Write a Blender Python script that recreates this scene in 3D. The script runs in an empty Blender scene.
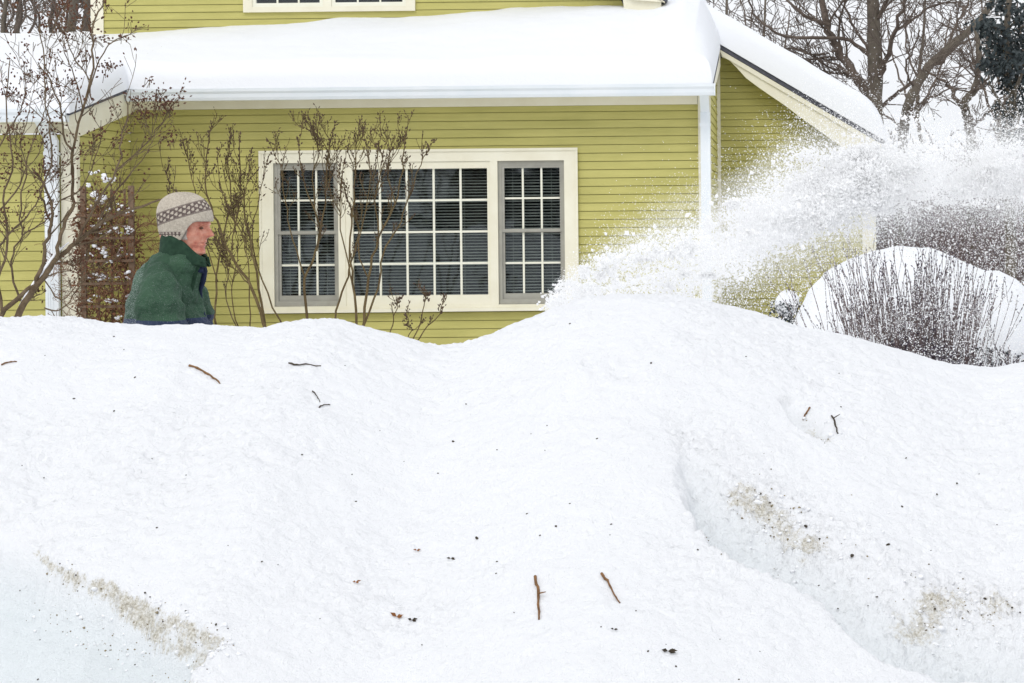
import bpy, math, random
import numpy as np
from mathutils import Vector, Matrix
PI = math.pi
sc = bpy.context.scene
COL = sc.collection
rad = math.radians

# ------------------------------------------------------------------ camera numbers
F = 2500.0; CX, CY = 775.0, 205.0; EYE = 1.6; ROLL = rad(0.6)
CR, SR = math.cos(ROLL), math.sin(ROLL)
def U(px, py, D):
    """photo pixel + distance -> point in the yard (metres)"""
    dx, dy = px - CX, py - CY
    u = dx*CR - dy*SR; v = dx*SR + dy*CR
    return Vector((u*D/F, D, EYE - v*D/F))

# ------------------------------------------------------------------ noise
def _h(ix, iy, iz, s):
    n = (ix*73856093) ^ (iy*19349663) ^ (iz*83492791) ^ (s*2654435)
    n = n & 0xffffffff
    n = ((n ^ (n >> 15))*2246822519) & 0xffffffff
    n = ((n ^ (n >> 13))*3266489917) & 0xffffffff
    return ((n ^ (n >> 16)) & 0xffff)/65535.0
def vn(P, scale, seed=0):
    q = np.asarray(P, dtype=np.float64)*scale
    i = np.floor(q).astype(np.int64); f = q - i; f = f*f*f*(f*(f*6-15)+10)
    x, y, z = i[..., 0], i[..., 1], i[..., 2]; fx, fy, fz = f[..., 0], f[..., 1], f[..., 2]
    def L(a, b, t): return a + (b-a)*t
    r = L(L(L(_h(x,y,z,seed), _h(x+1,y,z,seed), fx), L(_h(x,y+1,z,seed), _h(x+1,y+1,z,seed), fx), fy),
          L(L(_h(x,y,z+1,seed), _h(x+1,y,z+1,seed), fx), L(_h(x,y+1,z+1,seed), _h(x+1,y+1,z+1,seed), fx), fy), fz)
    return r*2-1
def fbm(P, scale, seed=0, octs=4, gain=.5):
    a, o, t = 1.0, 0, 0
    for k in range(octs):
        o = o + a*vn(P, scale*2.03**k, seed+k*7); t += a; a *= gain
    return o/t
def sstep(a, b, x):
    t = np.clip((x-a)/(b-a), 0, 1); return t*t*(3-2*t)

# ------------------------------------------------------------------ materials
def newmat(name):
    m = bpy.data.materials.new(name); m.use_nodes = True
    nt = m.node_tree; bs = nt.nodes['Principled BSDF']
    return m, nt, bs
def ramp(nt, src, stops):
    r = nt.nodes.new('ShaderNodeValToRGB'); nt.links.new(src, r.inputs[0])
    e = r.color_ramp.elements
    while len(e) < len(stops): e.new(.5)
    for k, (p, c) in enumerate(stops):
        e[k].position = p; e[k].color = (*c, 1)
    return r.outputs[0]
def noise(nt, scale, detail=4, rough=.5, vec=None, sc3=None):
    n = nt.nodes.new('ShaderNodeTexNoise'); n.inputs['Scale'].default_value = scale
    n.inputs['Detail'].default_value = detail; n.inputs['Roughness'].default_value = rough
    tc = nt.nodes.new('ShaderNodeTexCoord'); v = tc.outputs['Object'] if vec is None else vec
    if sc3:
        mp = nt.nodes.new('ShaderNodeMapping'); mp.inputs['Scale'].default_value = sc3
        nt.links.new(v, mp.inputs[0]); v = mp.outputs[0]
    nt.links.new(v, n.inputs['Vector'])
    return n.outputs['Fac']
def bump(nt, bs, src, strength, dist, prev=None):
    b = nt.nodes.new('ShaderNodeBump'); b.inputs['Strength'].default_value = strength
    b.inputs['Distance'].default_value = dist; nt.links.new(src, b.inputs['Height'])
    if prev is not None: nt.links.new(prev, b.inputs['Normal'])
    nt.links.new(b.outputs[0], bs.inputs['Normal']); return b.outputs[0]
def mat(name, c1, c2=None, scale=8, rough=.7, bmp=0, bdist=.01, bscale=None, sc3=None, spec=.3, detail=5):
    m, nt, bs = newmat(name)
    bs.inputs['Roughness'].default_value = rough
    bs.inputs['Specular IOR Level'].default_value = spec
    if c2 is None: bs.inputs['Base Color'].default_value = (*c1, 1)
    else:
        n = noise(nt, scale, detail, .6, sc3=sc3)
        nt.links.new(ramp(nt, n, [(.3, c1), (.7, c2)]), bs.inputs['Base Color'])
    if bmp:
        bump(nt, bs, noise(nt, bscale or scale*4, 6, .6, sc3=sc3), bmp, bdist)
    return m

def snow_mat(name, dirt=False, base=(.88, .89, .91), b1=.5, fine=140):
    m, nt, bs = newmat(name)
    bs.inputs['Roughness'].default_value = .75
    bs.inputs['Specular IOR Level'].default_value = .2
    n1 = noise(nt, 28, 6, .62); n2 = noise(nt, fine, 4, .7)
    p = bump(nt, bs, n1, b1*.7, .018)
    bump(nt, bs, n2, b1, .006, p)
    if dirt:
        at = nt.nodes.new('ShaderNodeAttribute'); at.attribute_name = 'dirt'
        n = noise(nt, 34, 9, .85); n3 = noise(nt, 110, 6, .75)
        ad = nt.nodes.new('ShaderNodeMath'); ad.operation = 'MULTIPLY_ADD'
        nt.links.new(n, ad.inputs[0]); ad.inputs[1].default_value = 3.2; ad.inputs[2].default_value = -2.15
        a2 = nt.nodes.new('ShaderNodeMath'); a2.operation = 'ADD'
        nt.links.new(ad.outputs[0], a2.inputs[0]); nt.links.new(at.outputs['Fac'], a2.inputs[1])
        f = ramp(nt, a2.outputs[0], [(.0, (0, 0, 0)), (.55, (.85, .85, .85))])
        dc = ramp(nt, n3, [(.30, (.13, .11, .08)), (.40, (.38, .345, .27)), (.50, (.60, .565, .475)), (.60, (.80, .785, .74))])
        mx = nt.nodes.new('ShaderNodeMix'); mx.data_type = 'RGBA'
        nt.links.new(f, mx.inputs['Factor']); mx.inputs[6].default_value = (*base, 1); nt.links.new(dc, mx.inputs[7])
        # faint blue-grey tint inside the plough cut, gully and hollow
        at2 = nt.nodes.new('ShaderNodeAttribute'); at2.attribute_name = 'recess_tint'
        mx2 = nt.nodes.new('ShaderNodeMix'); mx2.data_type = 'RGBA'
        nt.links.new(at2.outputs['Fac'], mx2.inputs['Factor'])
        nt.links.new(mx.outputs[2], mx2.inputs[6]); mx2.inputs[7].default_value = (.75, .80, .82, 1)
        sw = nt.nodes.new('ShaderNodeMix'); sw.data_type = 'RGBA'
        nt.links.new(f, sw.inputs['Factor']); nt.links.new(mx2.outputs[2], sw.inputs[6]); nt.links.new(dc, sw.inputs[7])
        nt.links.new(sw.outputs[2], bs.inputs['Base Color'])
    else:
        bs.inputs['Base Color'].default_value = (*base, 1)
    return m

M = {}
M['snow'] = snow_mat('fresh_snow')
M['bank'] = snow_mat('bank_snow', dirt=True, b1=1.0)
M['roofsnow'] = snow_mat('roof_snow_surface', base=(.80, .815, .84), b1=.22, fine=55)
M['spray'] = mat('airborne_snow', (.97, .97, .97), rough=.8, spec=.1)
nt = M['spray'].node_tree; trl = nt.nodes.new('ShaderNodeBsdfTranslucent'); trl.inputs[0].default_value = (.98, .98, .98, 1)
ms_ = nt.nodes.new('ShaderNodeMixShader'); ms_.inputs[0].default_value = .5
nt.links.new(nt.nodes['Principled BSDF'].outputs[0], ms_.inputs[1]); nt.links.new(trl.outputs[0], ms_.inputs[2]); nt.links.new(ms_.outputs[0], nt.nodes['Material Output'].inputs[0])
# clapboard paint with faint weathering along the boards
m, nt, bs = newmat('green_paint'); M['siding'] = m
n = noise(nt, 3, 5, .6, sc3=(.35, .35, 3)); n2 = noise(nt, 1.2, 4, .6)
c = ramp(nt, n, [(.3, (.455, .420, .130)), (.7, (.560, .515, .175))])
c2 = ramp(nt, n2, [(.25, (.84, .85, .83)), (.75, (1, 1, 1))])
mx = nt.nodes.new('ShaderNodeMix'); mx.data_type = 'RGBA'; mx.blend_type = 'MULTIPLY'; mx.inputs['Factor'].default_value = 1
nt.links.new(c, mx.inputs[6]); nt.links.new(c2, mx.inputs[7]); nt.links.new(mx.outputs[2], bs.inputs['Base Color'])
bs.inputs['Roughness'].default_value = .55; bs.inputs['Specular IOR Level'].default_value = .3
bump(nt, bs, noise(nt, 14, 6, .6, sc3=(.3, .3, 4)), .25, .004)
M['trim'] = mat('cream_trim', (.74, .70, .55), (.80, .77, .63), 4, .5, .15, .002, 30)
M['white'] = mat('white_aluminium', (.72, .77, .80), (.80, .83, .85), 3, .4)
M['sash'] = mat('sash_paint', (.76, .75, .62), (.80, .79, .68), 5, .5)
M['greyframe'] = mat('grey_side_frame', (.30, .29, .25), (.38, .37, .32), 6, .5)  # grey on the frames and sashes of the two side units
M['shingle'] = mat('shingle_edge', (.05, .055, .07), (.11, .11, .13), 20, .8)
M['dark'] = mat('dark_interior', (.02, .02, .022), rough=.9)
M['blind'] = mat('blind_slats', (.70, .70, .67), (.80, .80, .76), 3, .5)
M['bark'] = mat('shrub_bark', (.065, .043, .025), (.19, .14, .085), 12, .85, .5, .004, 60)
M['bark2'] = mat('olive_bark', (.07, .045, .02), (.17, .125, .055), 10, .85, .4, .003, 60)
M['twig'] = mat('fine_twigs', (.09, .055, .035), (.17, .11, .07), 6, .9)
M['pod'] = mat('dry_seed_heads', (.05, .022, .016), (.14, .06, .035), 25, .9)
M['budm'] = mat('shrub_buds', (.05, .032, .022), (.13, .085, .055), 25, .9)
M['treebark'] = mat('tree_bark', (.085, .072, .055), (.17, .145, .115), 5, .9, .7, .02, 20)
M['treetwig'] = mat('tree_twigs', (.085, .065, .052), (.17, .135, .11), 2, .9)
M['brush'] = mat('winter_brush', (.11, .08, .08), (.22, .17, .16), 1.3, .9)
M['brownleaf'] = mat('dead_leaves', (.09, .04, .02), (.22, .10, .05), 12, .8)
M['vine'] = mat('dead_vine', (.10, .045, .025), (.23, .12, .065), 18, .9)
M['trellis'] = mat('weathered_wood', (.13, .085, .055), (.22, .15, .10), 9, .85)
M['evergreen'] = mat('dark_evergreen_leaves', (.022, .03, .035), (.055, .07, .07), 9, .5)
M['stick'] = mat('bark_stick', (.11, .055, .02), (.27, .14, .06), 60, .8, .4, .001, 300)
M['stickdark'] = mat('dark_stick', (.03, .025, .02), (.09, .07, .05), 60, .8)
M['speck'] = mat('dark_bark_bits', (.02, .018, .015), (.08, .06, .04), 70, .9)
M['fallen'] = mat('fallen_leaf', (.16, .06, .02), (.36, .16, .05), 50, .8)
# glass
m, nt, bs = newmat('window_glass'); M['glass'] = m
for k in ('Base Color',): bs.inputs[k].default_value = (.9, .95, .97, 1)
tr = nt.nodes.new('ShaderNodeBsdfTransparent'); gl = nt.nodes.new('ShaderNodeBsdfGlossy')
tr.inputs[0].default_value = (.74, .77, .76, 1); gl.inputs[0].default_value = (.9, .95, 1, 1); gl.inputs['Roughness'].default_value = .03
lw = nt.nodes.new('ShaderNodeLayerWeight'); lw.inputs[0].default_value = .45
ma = nt.nodes.new('ShaderNodeMath'); ma.operation = 'MULTIPLY_ADD'; ma.inputs[1].default_value = .22; ma.inputs[2].default_value = .022
nt.links.new(lw.outputs['Fresnel'], ma.inputs[0])
mixs = nt.nodes.new('ShaderNodeMixShader'); nt.links.new(ma.outputs[0], mixs.inputs[0])
nt.links.new(tr.outputs[0], mixs.inputs[1]); nt.links.new(gl.outputs[0], mixs.inputs[2])
nt.links.new(mixs.outputs[0], nt.nodes['Material Output'].inputs[0])
bn = nt.nodes.new('ShaderNodeBump'); bn.inputs['Strength'].default_value = .25; bn.inputs['Distance'].default_value = .01
nt.links.new(noise(nt, 2.2, 2, .5), bn.inputs['Height']); nt.links.new(bn.outputs[0], gl.inputs['Normal'])

# ------------------------------------------------------------------ mesh builder
class MB:
    def __init__(s): s.v = []; s.f = []
    def quad(s, a, b, c, d):
        n = len(s.v); s.v += [tuple(a), tuple(b), tuple(c), tuple(d)]; s.f.append((n, n+1, n+2, n+3))
    def box(s, x0, x1, y0, y1, z0, z1):
        n = len(s.v)
        s.v += [(x0,y0,z0),(x1,y0,z0),(x1,y1,z0),(x0,y1,z0),(x0,y0,z1),(x1,y0,z1),(x1,y1,z1),(x0,y1,z1)]
        s.f += [(n,n+3,n+2,n+1),(n+4,n+5,n+6,n+7),(n,n+1,n+5,n+4),(n+1,n+2,n+6,n+5),(n+2,n+3,n+7,n+6),(n+3,n,n+4,n+7)]
    def prism(s, poly, y0, y1):
        """poly: list of (x,z), extruded along y"""
        n = len(s.v); k = len(poly)
        s.v += [(x, y0, z) for x, z in poly] + [(x, y1, z) for x, z in poly]
        s.f.append(tuple(range(n, n+k))); s.f.append(tuple(range(n+2*k-1, n+k-1, -1)))
        for i in range(k):
            j = (i+1) % k; s.f.append((n+j, n+i, n+k+i, n+k+j))
    def prismx(s, poly, x0, x1):
        """poly: list of (y,z), extruded along x"""
        n = len(s.v); k = len(poly)
        s.v += [(x0, y, z) for y, z in poly] + [(x1, y, z) for y, z in poly]
        s.f.append(tuple(range(n, n+k))); s.f.append(tuple(range(n+2*k-1, n+k-1, -1)))
        for i in range(k):
            j = (i+1) % k; s.f.append((n+j, n+i, n+k+i, n+k+j))
    def tube(s, pts, rads, n=5, cap=True):
        b = len(s.v); m = len(pts); pts = [Vector(p) for p in pts]
        up = Vector((0.13, -0.95, 0.28))
        for i, p in enumerate(pts):
            t = (pts[min(i+1, m-1)] - pts[max(i-1, 0)])
            if t.length < 1e-9: t = Vector((0, 0, 1))
            t.normalize()
            a = t.cross(up)
            if a.length < .05: a = t.cross(Vector((1, 0, 0)))
            a.normalize(); c = t.cross(a)
            r = rads[i]
            for k in range(n):
                w = 2*PI*k/n; cw, sw = math.cos(w)*r, math.sin(w)*r
                s.v.append((p.x+a.x*cw+c.x*sw, p.y+a.y*cw+c.y*sw, p.z+a.z*cw+c.z*sw))
        for i in range(m-1):
            for k in range(n):
                k2 = (k+1) % n
                s.f.append((b+i*n+k, b+i*n+k2, b+(i+1)*n+k2, b+(i+1)*n+k))
        if cap and n > 2:
            s.f.append(tuple(b+k for k in range(n))[::-1]); s.f.append(tuple(b+(m-1)*n+k for k in range(n)))
    def loft(s, rings, cap=True):
        b = len(s.v); n = len(rings[0]); m = len(rings)
        for r in rings: s.v += [tuple(p) for p in r]
        for i in range(m-1):
            for k in range(n):
                k2 = (k+1) % n
                s.f.append((b+i*n+k, b+i*n+k2, b+(i+1)*n+k2, b+(i+1)*n+k))
        if cap:
            s.f.append(tuple(b+k for k in range(n))[::-1]); s.f.append(tuple(b+(m-1)*n+k for k in range(n)))
    def bud(s, p, d, l, r):
        """small four-sided spindle"""
        p = Vector(p); d = Vector(d).normalized()
        a = d.cross(Vector((.3, .9, .2))).normalized(); c = d.cross(a); n = len(s.v); q = p + d*l*.45
        s.v += [tuple(p), tuple(q+a*r), tuple(q+c*r), tuple(q-a*r), tuple(q-c*r), tuple(p+d*l)]
        for k in range(4):
            k2 = (k+1) % 4; s.f += [(n, n+1+k2, n+1+k), (n+5, n+1+k, n+1+k2)]
    def leaf(s, p, d, nrm, l, w):
        p = Vector(p); d = Vector(d).normalized(); sd = d.cross(Vector(nrm)).normalized(); n = len(s.v)
        up = sd.cross(d)*l*.12
        s.v += [tuple(p), tuple(p+d*l*.45+sd*w+up), tuple(p+d*l), tuple(p+d*l*.45-sd*w+up)]
        s.f += [(n, n+1, n+2), (n, n+2, n+3)]
    def build(s, name, material, parent=None, smooth=False, attrs=None):
        me = bpy.data.meshes.new(name)
        me.from_pydata([tuple(map(float, v)) for v in s.v], [], s.f); me.update()
        if smooth: me.polygons.foreach_set('use_smooth', [True]*len(me.polygons))
        me.materials.append(material)
        o = bpy.data.objects.new(name, me); COL.objects.link(o)
        if parent is not None: o.parent = parent
        return o

def np_mesh(name, V, Fc, material, parent=None, smooth=True, attrs=None):
    me = bpy.data.meshes.new(name)
    nv = len(V); nf, k = Fc.shape
    me.vertices.add(nv); me.vertices.foreach_set('co', np.asarray(V, dtype=np.float32).ravel())
    me.loops.add(nf*k); me.loops.foreach_set('vertex_index', Fc.astype(np.int32).ravel())
    me.polygons.add(nf); me.polygons.foreach_set('loop_start', np.arange(0, nf*k, k, dtype=np.int32))
    try: me.polygons.foreach_set('loop_total', np.full(nf, k, dtype=np.int32))
    except Exception: pass
    me.update(calc_edges=True)
    me.polygons.foreach_set('use_smooth', np.full(nf, smooth))
    for an, av in (attrs or {}).items():
        a = me.attributes.new(an, 'FLOAT', 'POINT'); a.data.foreach_set('value', np.asarray(av, dtype=np.float32).ravel())
    me.materials.append(material)
    o = bpy.data.objects.new(name, me); COL.objects.link(o)
    if parent is not None: o.parent = parent
    return o
def grid_mesh(name, X, Y, Z, material, parent=None, attrs=None, smooth=True):
    ny, nx = X.shape
    V = np.stack([X, Y, Z], -1).reshape(-1, 3)
    idx = np.arange(nx*ny).reshape(ny, nx)
    Fc = np.stack([idx[:-1, :-1], idx[:-1, 1:], idx[1:, 1:], idx[1:, :-1]], -1).reshape(-1, 4)
    return np_mesh(name, V, Fc, material, parent, smooth, attrs)

def tag(o, label=None, cat=None, group=None, kind=None):
    if label: o['label'] = label
    if cat: o['category'] = cat
    if group: o['group'] = group
    if kind: o['kind'] = kind
    return o
def thing(name, label, cat, loc=(0, 0, 0), group=None):
    o = bpy.data.objects.new(name, None); COL.objects.link(o); o.location = loc; o.empty_display_size = .1
    return tag(o, label, cat, group)
def shift(mb, off):
    """store vertices relative to the thing's base"""
    ox, oy, oz = off; mb.v = [(x-ox, y-oy, z-oz) for x, y, z in mb.v]; return mb

# ================================================================== GROUND
xs = np.concatenate([np.linspace(-400, -20, 12)[:-1], np.linspace(-20, 14, 137), np.linspace(14, 400, 12)[1:]])
ys = np.concatenate([np.linspace(-300, 2, 10)[:-1], np.linspace(2, 48, 185), np.linspace(48, 900, 16)[1:]])
GX, GY = np.meshgrid(xs, ys)
P = np.stack([GX, GY, GX*0], -1)
yard = sstep(11.9, 12.7, GY)
GZ = .10*yard + .05*fbm(P, .7, 3)*yard + .012*fbm(P, 2.5, 5)*yard
GZ = np.where(GY > 60, GZ*.3, GZ)
tag(grid_mesh('ground', GX, GY, GZ, M['snow']), 'flat white snow covering the yard behind the bank', kind='structure')

# ================================================================== SNOWBANK
crest_px = [(-900,300),(-600,325),(-380,310),(-200,322),(-80,318),(0,317),(60,318),(100,322),(130,325.5),(165,325),(200,323.5),(240,326.5),(262,327.5),(285,323),(305,319.5),(330,319),
            (345,322),(360,327),(400,337),(430,343),(450,345.5),(465,344),(480,339),(500,331),(520,321),(545,311),(560,305),(580,297),(600,294),(620,292.5),
            (650,294),(680,297),(710,303),(740,310),(760,316),(780,323),(810,331),(850,338),(900,352),(930,360),(960,366),(985,367.5),(1005,366),(1030,362),(1080,356),(1150,362),(1300,340),(1500,350),(1800,335)]
YC = 9.3
cp = [U(a, b, YC) for a, b in crest_px]
cX = np.array([p.x for p in cp]); cZ = np.array([p.z for p in cp])
def bank_base(X, Y):
    H = np.interp(X, cX, cZ)
    H = (np.interp(X-.03, cX, cZ)+H*2+np.interp(X+.03, cX, cZ))/4
    t = YC - Y
    fr = .53*(np.sqrt(t*t+.30**2)-.30); bk = .95*(np.sqrt(t*t+.25**2)-.25)
    z = np.where(t > 0, H-fr, H-bk)
    # broad lobes of the front face
    P = np.stack([X, Y, X*0], -1)
    w = sstep(.1, .9, t)
    z = z + w*(.035*fbm(P, 1.1, 11, 3))
    z = z + w*.04*np.exp(-((X+1.6)/.55)**2)*sstep(.2, 1.2, t)
    return z
def bank_hit(px, py):
    lo, hi = 4.0, YC+.2
    D = np.linspace(5.0, YC+.3, 600)
    pts = np.array([U(px, py, float(d))[:] for d in (5.0, YC+.3)])
    X = np.interp(D, [5.0, YC+.3], pts[:, 0]); Z = np.interp(D, [5.0, YC+.3], pts[:, 2])
    b = bank_base(X, D); k = np.argmax(b >= Z) if (b >= Z).any() else len(D)-1
    return X[k], D[k]
def poly_xy(pl): return np.array([bank_hit(*p) for p in pl])
def dist_line(X, Y, L):
    best = np.full(X.shape, 1e9)
    for a, b in zip(L[:-1], L[1:]):
        d = b-a; q = np.clip(((X-a[0])*d[0]+(Y-a[1])*d[1])/(d@d+1e-12), 0, 1)
        best = np.minimum(best, np.hypot(X-a[0]-q*d[0], Y-a[1]-q*d[1]))
    return best
def inside(X, Y, L):
    r = np.zeros(X.shape, bool); n = len(L)
    for i in range(n):
        a, b = L[i], L[(i+1) % n]
        c = ((a[1] > Y) != (b[1] > Y)) & (X < (b[0]-a[0])*(Y-a[1])/(b[1]-a[1]+1e-12)+a[0])
        r ^= c
    return r
f1_edge = [(-260,430),(-120,470),(-50,500),(0,527),(40,545),(75,562),(110,578),(140,588),(165,600),(190,615),(212,624),(231,630)]
f1_side = [(231,630),(226,643),(214,655),(200,670),(188,690)]
L1 = poly_xy(f1_edge); S1 = poly_xy(f1_side)
R1 = np.vstack([L1, S1[1:], [[S1[-1][0]-.1, 6.2], [L1[0][0]-1, 6.2]]])
f2_left = [(645,395),(660,425),(668,455),(675,482),(690,520),(704,546),(730,560),(760,575),(790,588),(812,602),(832,622),(852,645),(880,664),(930,678),(1000,688)]
f2_up = [(645,395),(690,428),(735,462),(790,500),(850,545),(905,580),(960,598),(1024,612),(1120,632),(1250,640)]
L2 = poly_xy(f2_left); P2 = poly_xy(f2_up)
R2 = np.vstack([L2, [[L2[-1][0]+1.0, 6.6]], P2[::-1]])
f3 = [(777,400),(790,422),(808,436),(830,447),(842,440),(838,420),(822,406),(800,398)]
L3 = poly_xy(f3); L3l = L3[:4]
dirt1 = poly_xy([(38,560),(80,578),(110,594),(150,606),(188,626),(220,640),(205,650)])
dirt2 = poly_xy([(738,488),(762,500),(790,520),(812,540)])
dirt3 = poly_xy([(908,606),(940,603),(970,600),(995,606)])
dirt4 = poly_xy([(806,417),(815,430),(828,438)])
dirt5 = poly_xy([(700,515),(720,550),(745,560)])
def bank_full(X, Y):
    z = bank_base(X, Y)
    P = np.stack([X, Y, z*0], -1); P3 = np.stack([X, Y, z], -1)
    i1 = inside(X, Y, R1); i2 = inside(X, Y, R2); i3 = inside(X, Y, L3)
    wob = .012*vn(P, 14, 31)
    wob = wob + .010*fbm(P, 30, 37, 2)
    d1 = dist_line(X, Y, np.vstack([L1, S1[1:]])); dS = dist_line(X, Y, S1)
    c1 = np.where(i1, sstep(0, .075, d1+wob), 0)
    z = z - .18*c1*(1+.2*fbm(P, 2, 4))
    dl = dist_line(X, Y, L2); du = dist_line(X, Y, P2)
    wst = .055+.17*np.exp(-(np.hypot(X-L2[0][0], Y-L2[0][1])/.38)**2)+.05*sstep(-.1, .4, X+.0)
    c2 = np.where(i2, sstep(0, 1, (dl+wob*1.6)/wst)*sstep(.0, .30, du), 0)
    z = z - .125*c2
    d3 = dist_line(X, Y, L3l)
    c3 = np.where(i3, sstep(0, .03, d3)*sstep(0, .13, dist_line(X, Y, L3[3:])), 0)
    z = z - .075*c3
    # crumbled, lumpy snow in the broken places
    Pz = np.stack([X, Y, z], -1)
    hi = np.interp(X, [L1[3][0]-.1, L1[5][0], L1[-1][0]], [.0, .45, .93])
    dd = sstep(.01, .10, c1)*(1-sstep(hi-.25, hi+.01, c1))*np.where(i1, 1, 0)*sstep(L1[3][0]-.05, L1[4][0], X)
    dd2 = np.exp(-(dist_line(X, Y, dirt2)/.065)**2)*.85
    dd3 = np.exp(-(dist_line(X, Y, dirt3)/.08)**2)*.85
    dd4 = np.exp(-(dist_line(X, Y, dirt4)/.035)**2)*.85*np.where(i3, 1, .2)
    dd5 = np.exp(-(dist_line(X, Y, dirt5)/.05)**2)*.3
    dirt = np.clip((dd*.95+dd2+dd3+dd4+dd5)*np.clip(.98+.8*fbm(Pz, 15, 45, 3, .6), .3, 1.25), 0, 1)
    rough2 = np.where(i2, 1, 0)*sstep(0, .05, dl)*(1-sstep(.25, .75, du))
    rough2 = np.maximum(rough2, np.exp(-(du/.16)**2)*sstep(-.2, .3, X+.35))
    lump = np.abs(fbm(Pz, 21, 51, 4, .68))
    z = z + (lump-.22)*.05*np.clip(rough2*.8+dirt*1.0, 0, 1.1)
    # general surface: rougher in some places than in others
    rgh = .35+.85*sstep(-.25, .35, fbm(P, 1.7, 99, 3))
    cal = 1-.75*c1
    z = z + .016*fbm(P, 3.2, 61, 3)*cal + .0075*fbm(P*np.array([.8, 1.2, 1]), 14, 71, 3)*cal + .0082*rgh*fbm(P*np.array([.9, 1.15, 1]), 34, 81, 3, .65)*cal
    z = z + .0036*rgh*fbm(P*np.array([.95, 1.1, 1]), 78, 87, 2, .7)*cal - .006*rgh*sstep(.35, .75, vn(P*np.array([.8, 1.2, 1]), 21, 93))*cal
    # vertical scrape marks of the plough
    z = z + .004*c1*vn(np.stack([X*34, Y*2, X*0], -1), 1, 91)
    recess_tint = np.clip(c1*.85+c2*.55+c3*.3, 0, 1)*sstep(-.3, .2, 1-dirt)
    return z, dirt, recess_tint
xs = np.concatenate([np.arange(-9, -3.4, .05), np.arange(-3.4, 1.5, .0066), np.arange(1.5, 7, .05)])
ys = np.concatenate([np.arange(5.8, 6.9, .04), np.arange(6.9, 9.5, .0066), np.arange(9.5, 11.6, .035)])
BX, BY = np.meshgrid(xs, ys)
BZ, BD, BP = bank_full(BX, BY)
low = -.03
BZ = np.maximum(BZ, low) 
tag(grid_mesh('snowbank', BX, BY, BZ, M['bank'], attrs={'dirt': BD, 'recess_tint': BP}),
    'tall ploughed bank of white snow filling the foreground', kind='structure')
def on_bank(px, py):
    x0, y0 = bank_hit(px, py)
    D = np.linspace(max(5.5, y0-.7), y0+.7, 500); p = U(px, py, 1.0)
    X = p.x*D; Z = EYE+(p.z-EYE)*D; b = bank_full(X[None], D[None])[0][0]
    k = int(np.argmax(b >= Z)) if (b >= Z).any() else 250
    return Vector((float(X[k]), float(D[k]), float(b[k])))

# ================================================================== DEBRIS ON THE BANK
rng = random.Random(5)
GT = 'twigs lying on the snowbank'
def stick(pix, r, label, m='stick', fork=None, group=GT):
    pts = [on_bank(a, b) for a, b in pix]
    base = pts[0].copy()
    pp = []; rr = []
    for i in range(len(pts)-1):
        for q in range(4):
            t = q/4; w_ = pts[i].lerp(pts[i+1], t) + Vector((rng.uniform(-1, 1), 0, rng.uniform(-1, 1)))*r*.5
            w_.z = (w_.z*0+float(bank_full(np.array([[w_.x]]), np.array([[w_.y]]))[0][0, 0])+r*.6+.002); pp.append(w_)
    pp.append(pts[-1]+Vector((0, 0, r*.4))); n = len(pp)
    rr = [r*(1.05-.5*i/n)*(1+.25*rng.uniform(-1, 1)) for i in range(n)]
    mb = MB(); mb.tube(pp, rr, 6)
    if fork:
        a = on_bank(*fork[0])+Vector((0, -.004, .01)); b = on_bank(*fork[1])+Vector((0, -.01, .02)); mb.tube([a, (a+b)/2, b], [r*.6, r*.5, r*.3], 5)
    shift(mb, base); o = mb.build('twig', M[m]); o.location = base
    tag(o, label, 'twig', group)
stick([(189,367),(200,371),(211,377),(220,384)], .0042, 'long curved brown twig on the snow below the man')
stick([(1,366),(9,363.5),(17,362)], .003, 'short straw-coloured twig at the left edge of the snowbank')
stick([(289,364),(300,366),(321,367)], .0032, 'thin level twig near the top of the bank below the left window', 'stickdark')
stick([(312,392),(316,396),(320,403)], .0024, 'short thin twig leaning down right above another small twig', 'stickdark')
stick([(319,409),(324,406),(330,405)], .0024, 'small twig lying nearly level just under a leaning thin twig', 'stickdark')
stick([(535,578),(538,592),(538,606),(539,620)], .0045, 'upright reddish brown twig with a small side spur low on the bank', fork=((538,597),(546,598)))
stick([(601,575),(607,582),(612,592),(620,604)], .0042, 'bent brown twig slanting down right low on the bank')
stick([(832,417),(835,425),(838,434)], .0035, 'dark forked twig beside the small hollow on the right', 'stickdark', fork=((834,421),(840,420)))
stick([(810,409),(806,415),(803,421)], .0034, 'stubby brown twig standing inside the small hollow on the right')
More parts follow.
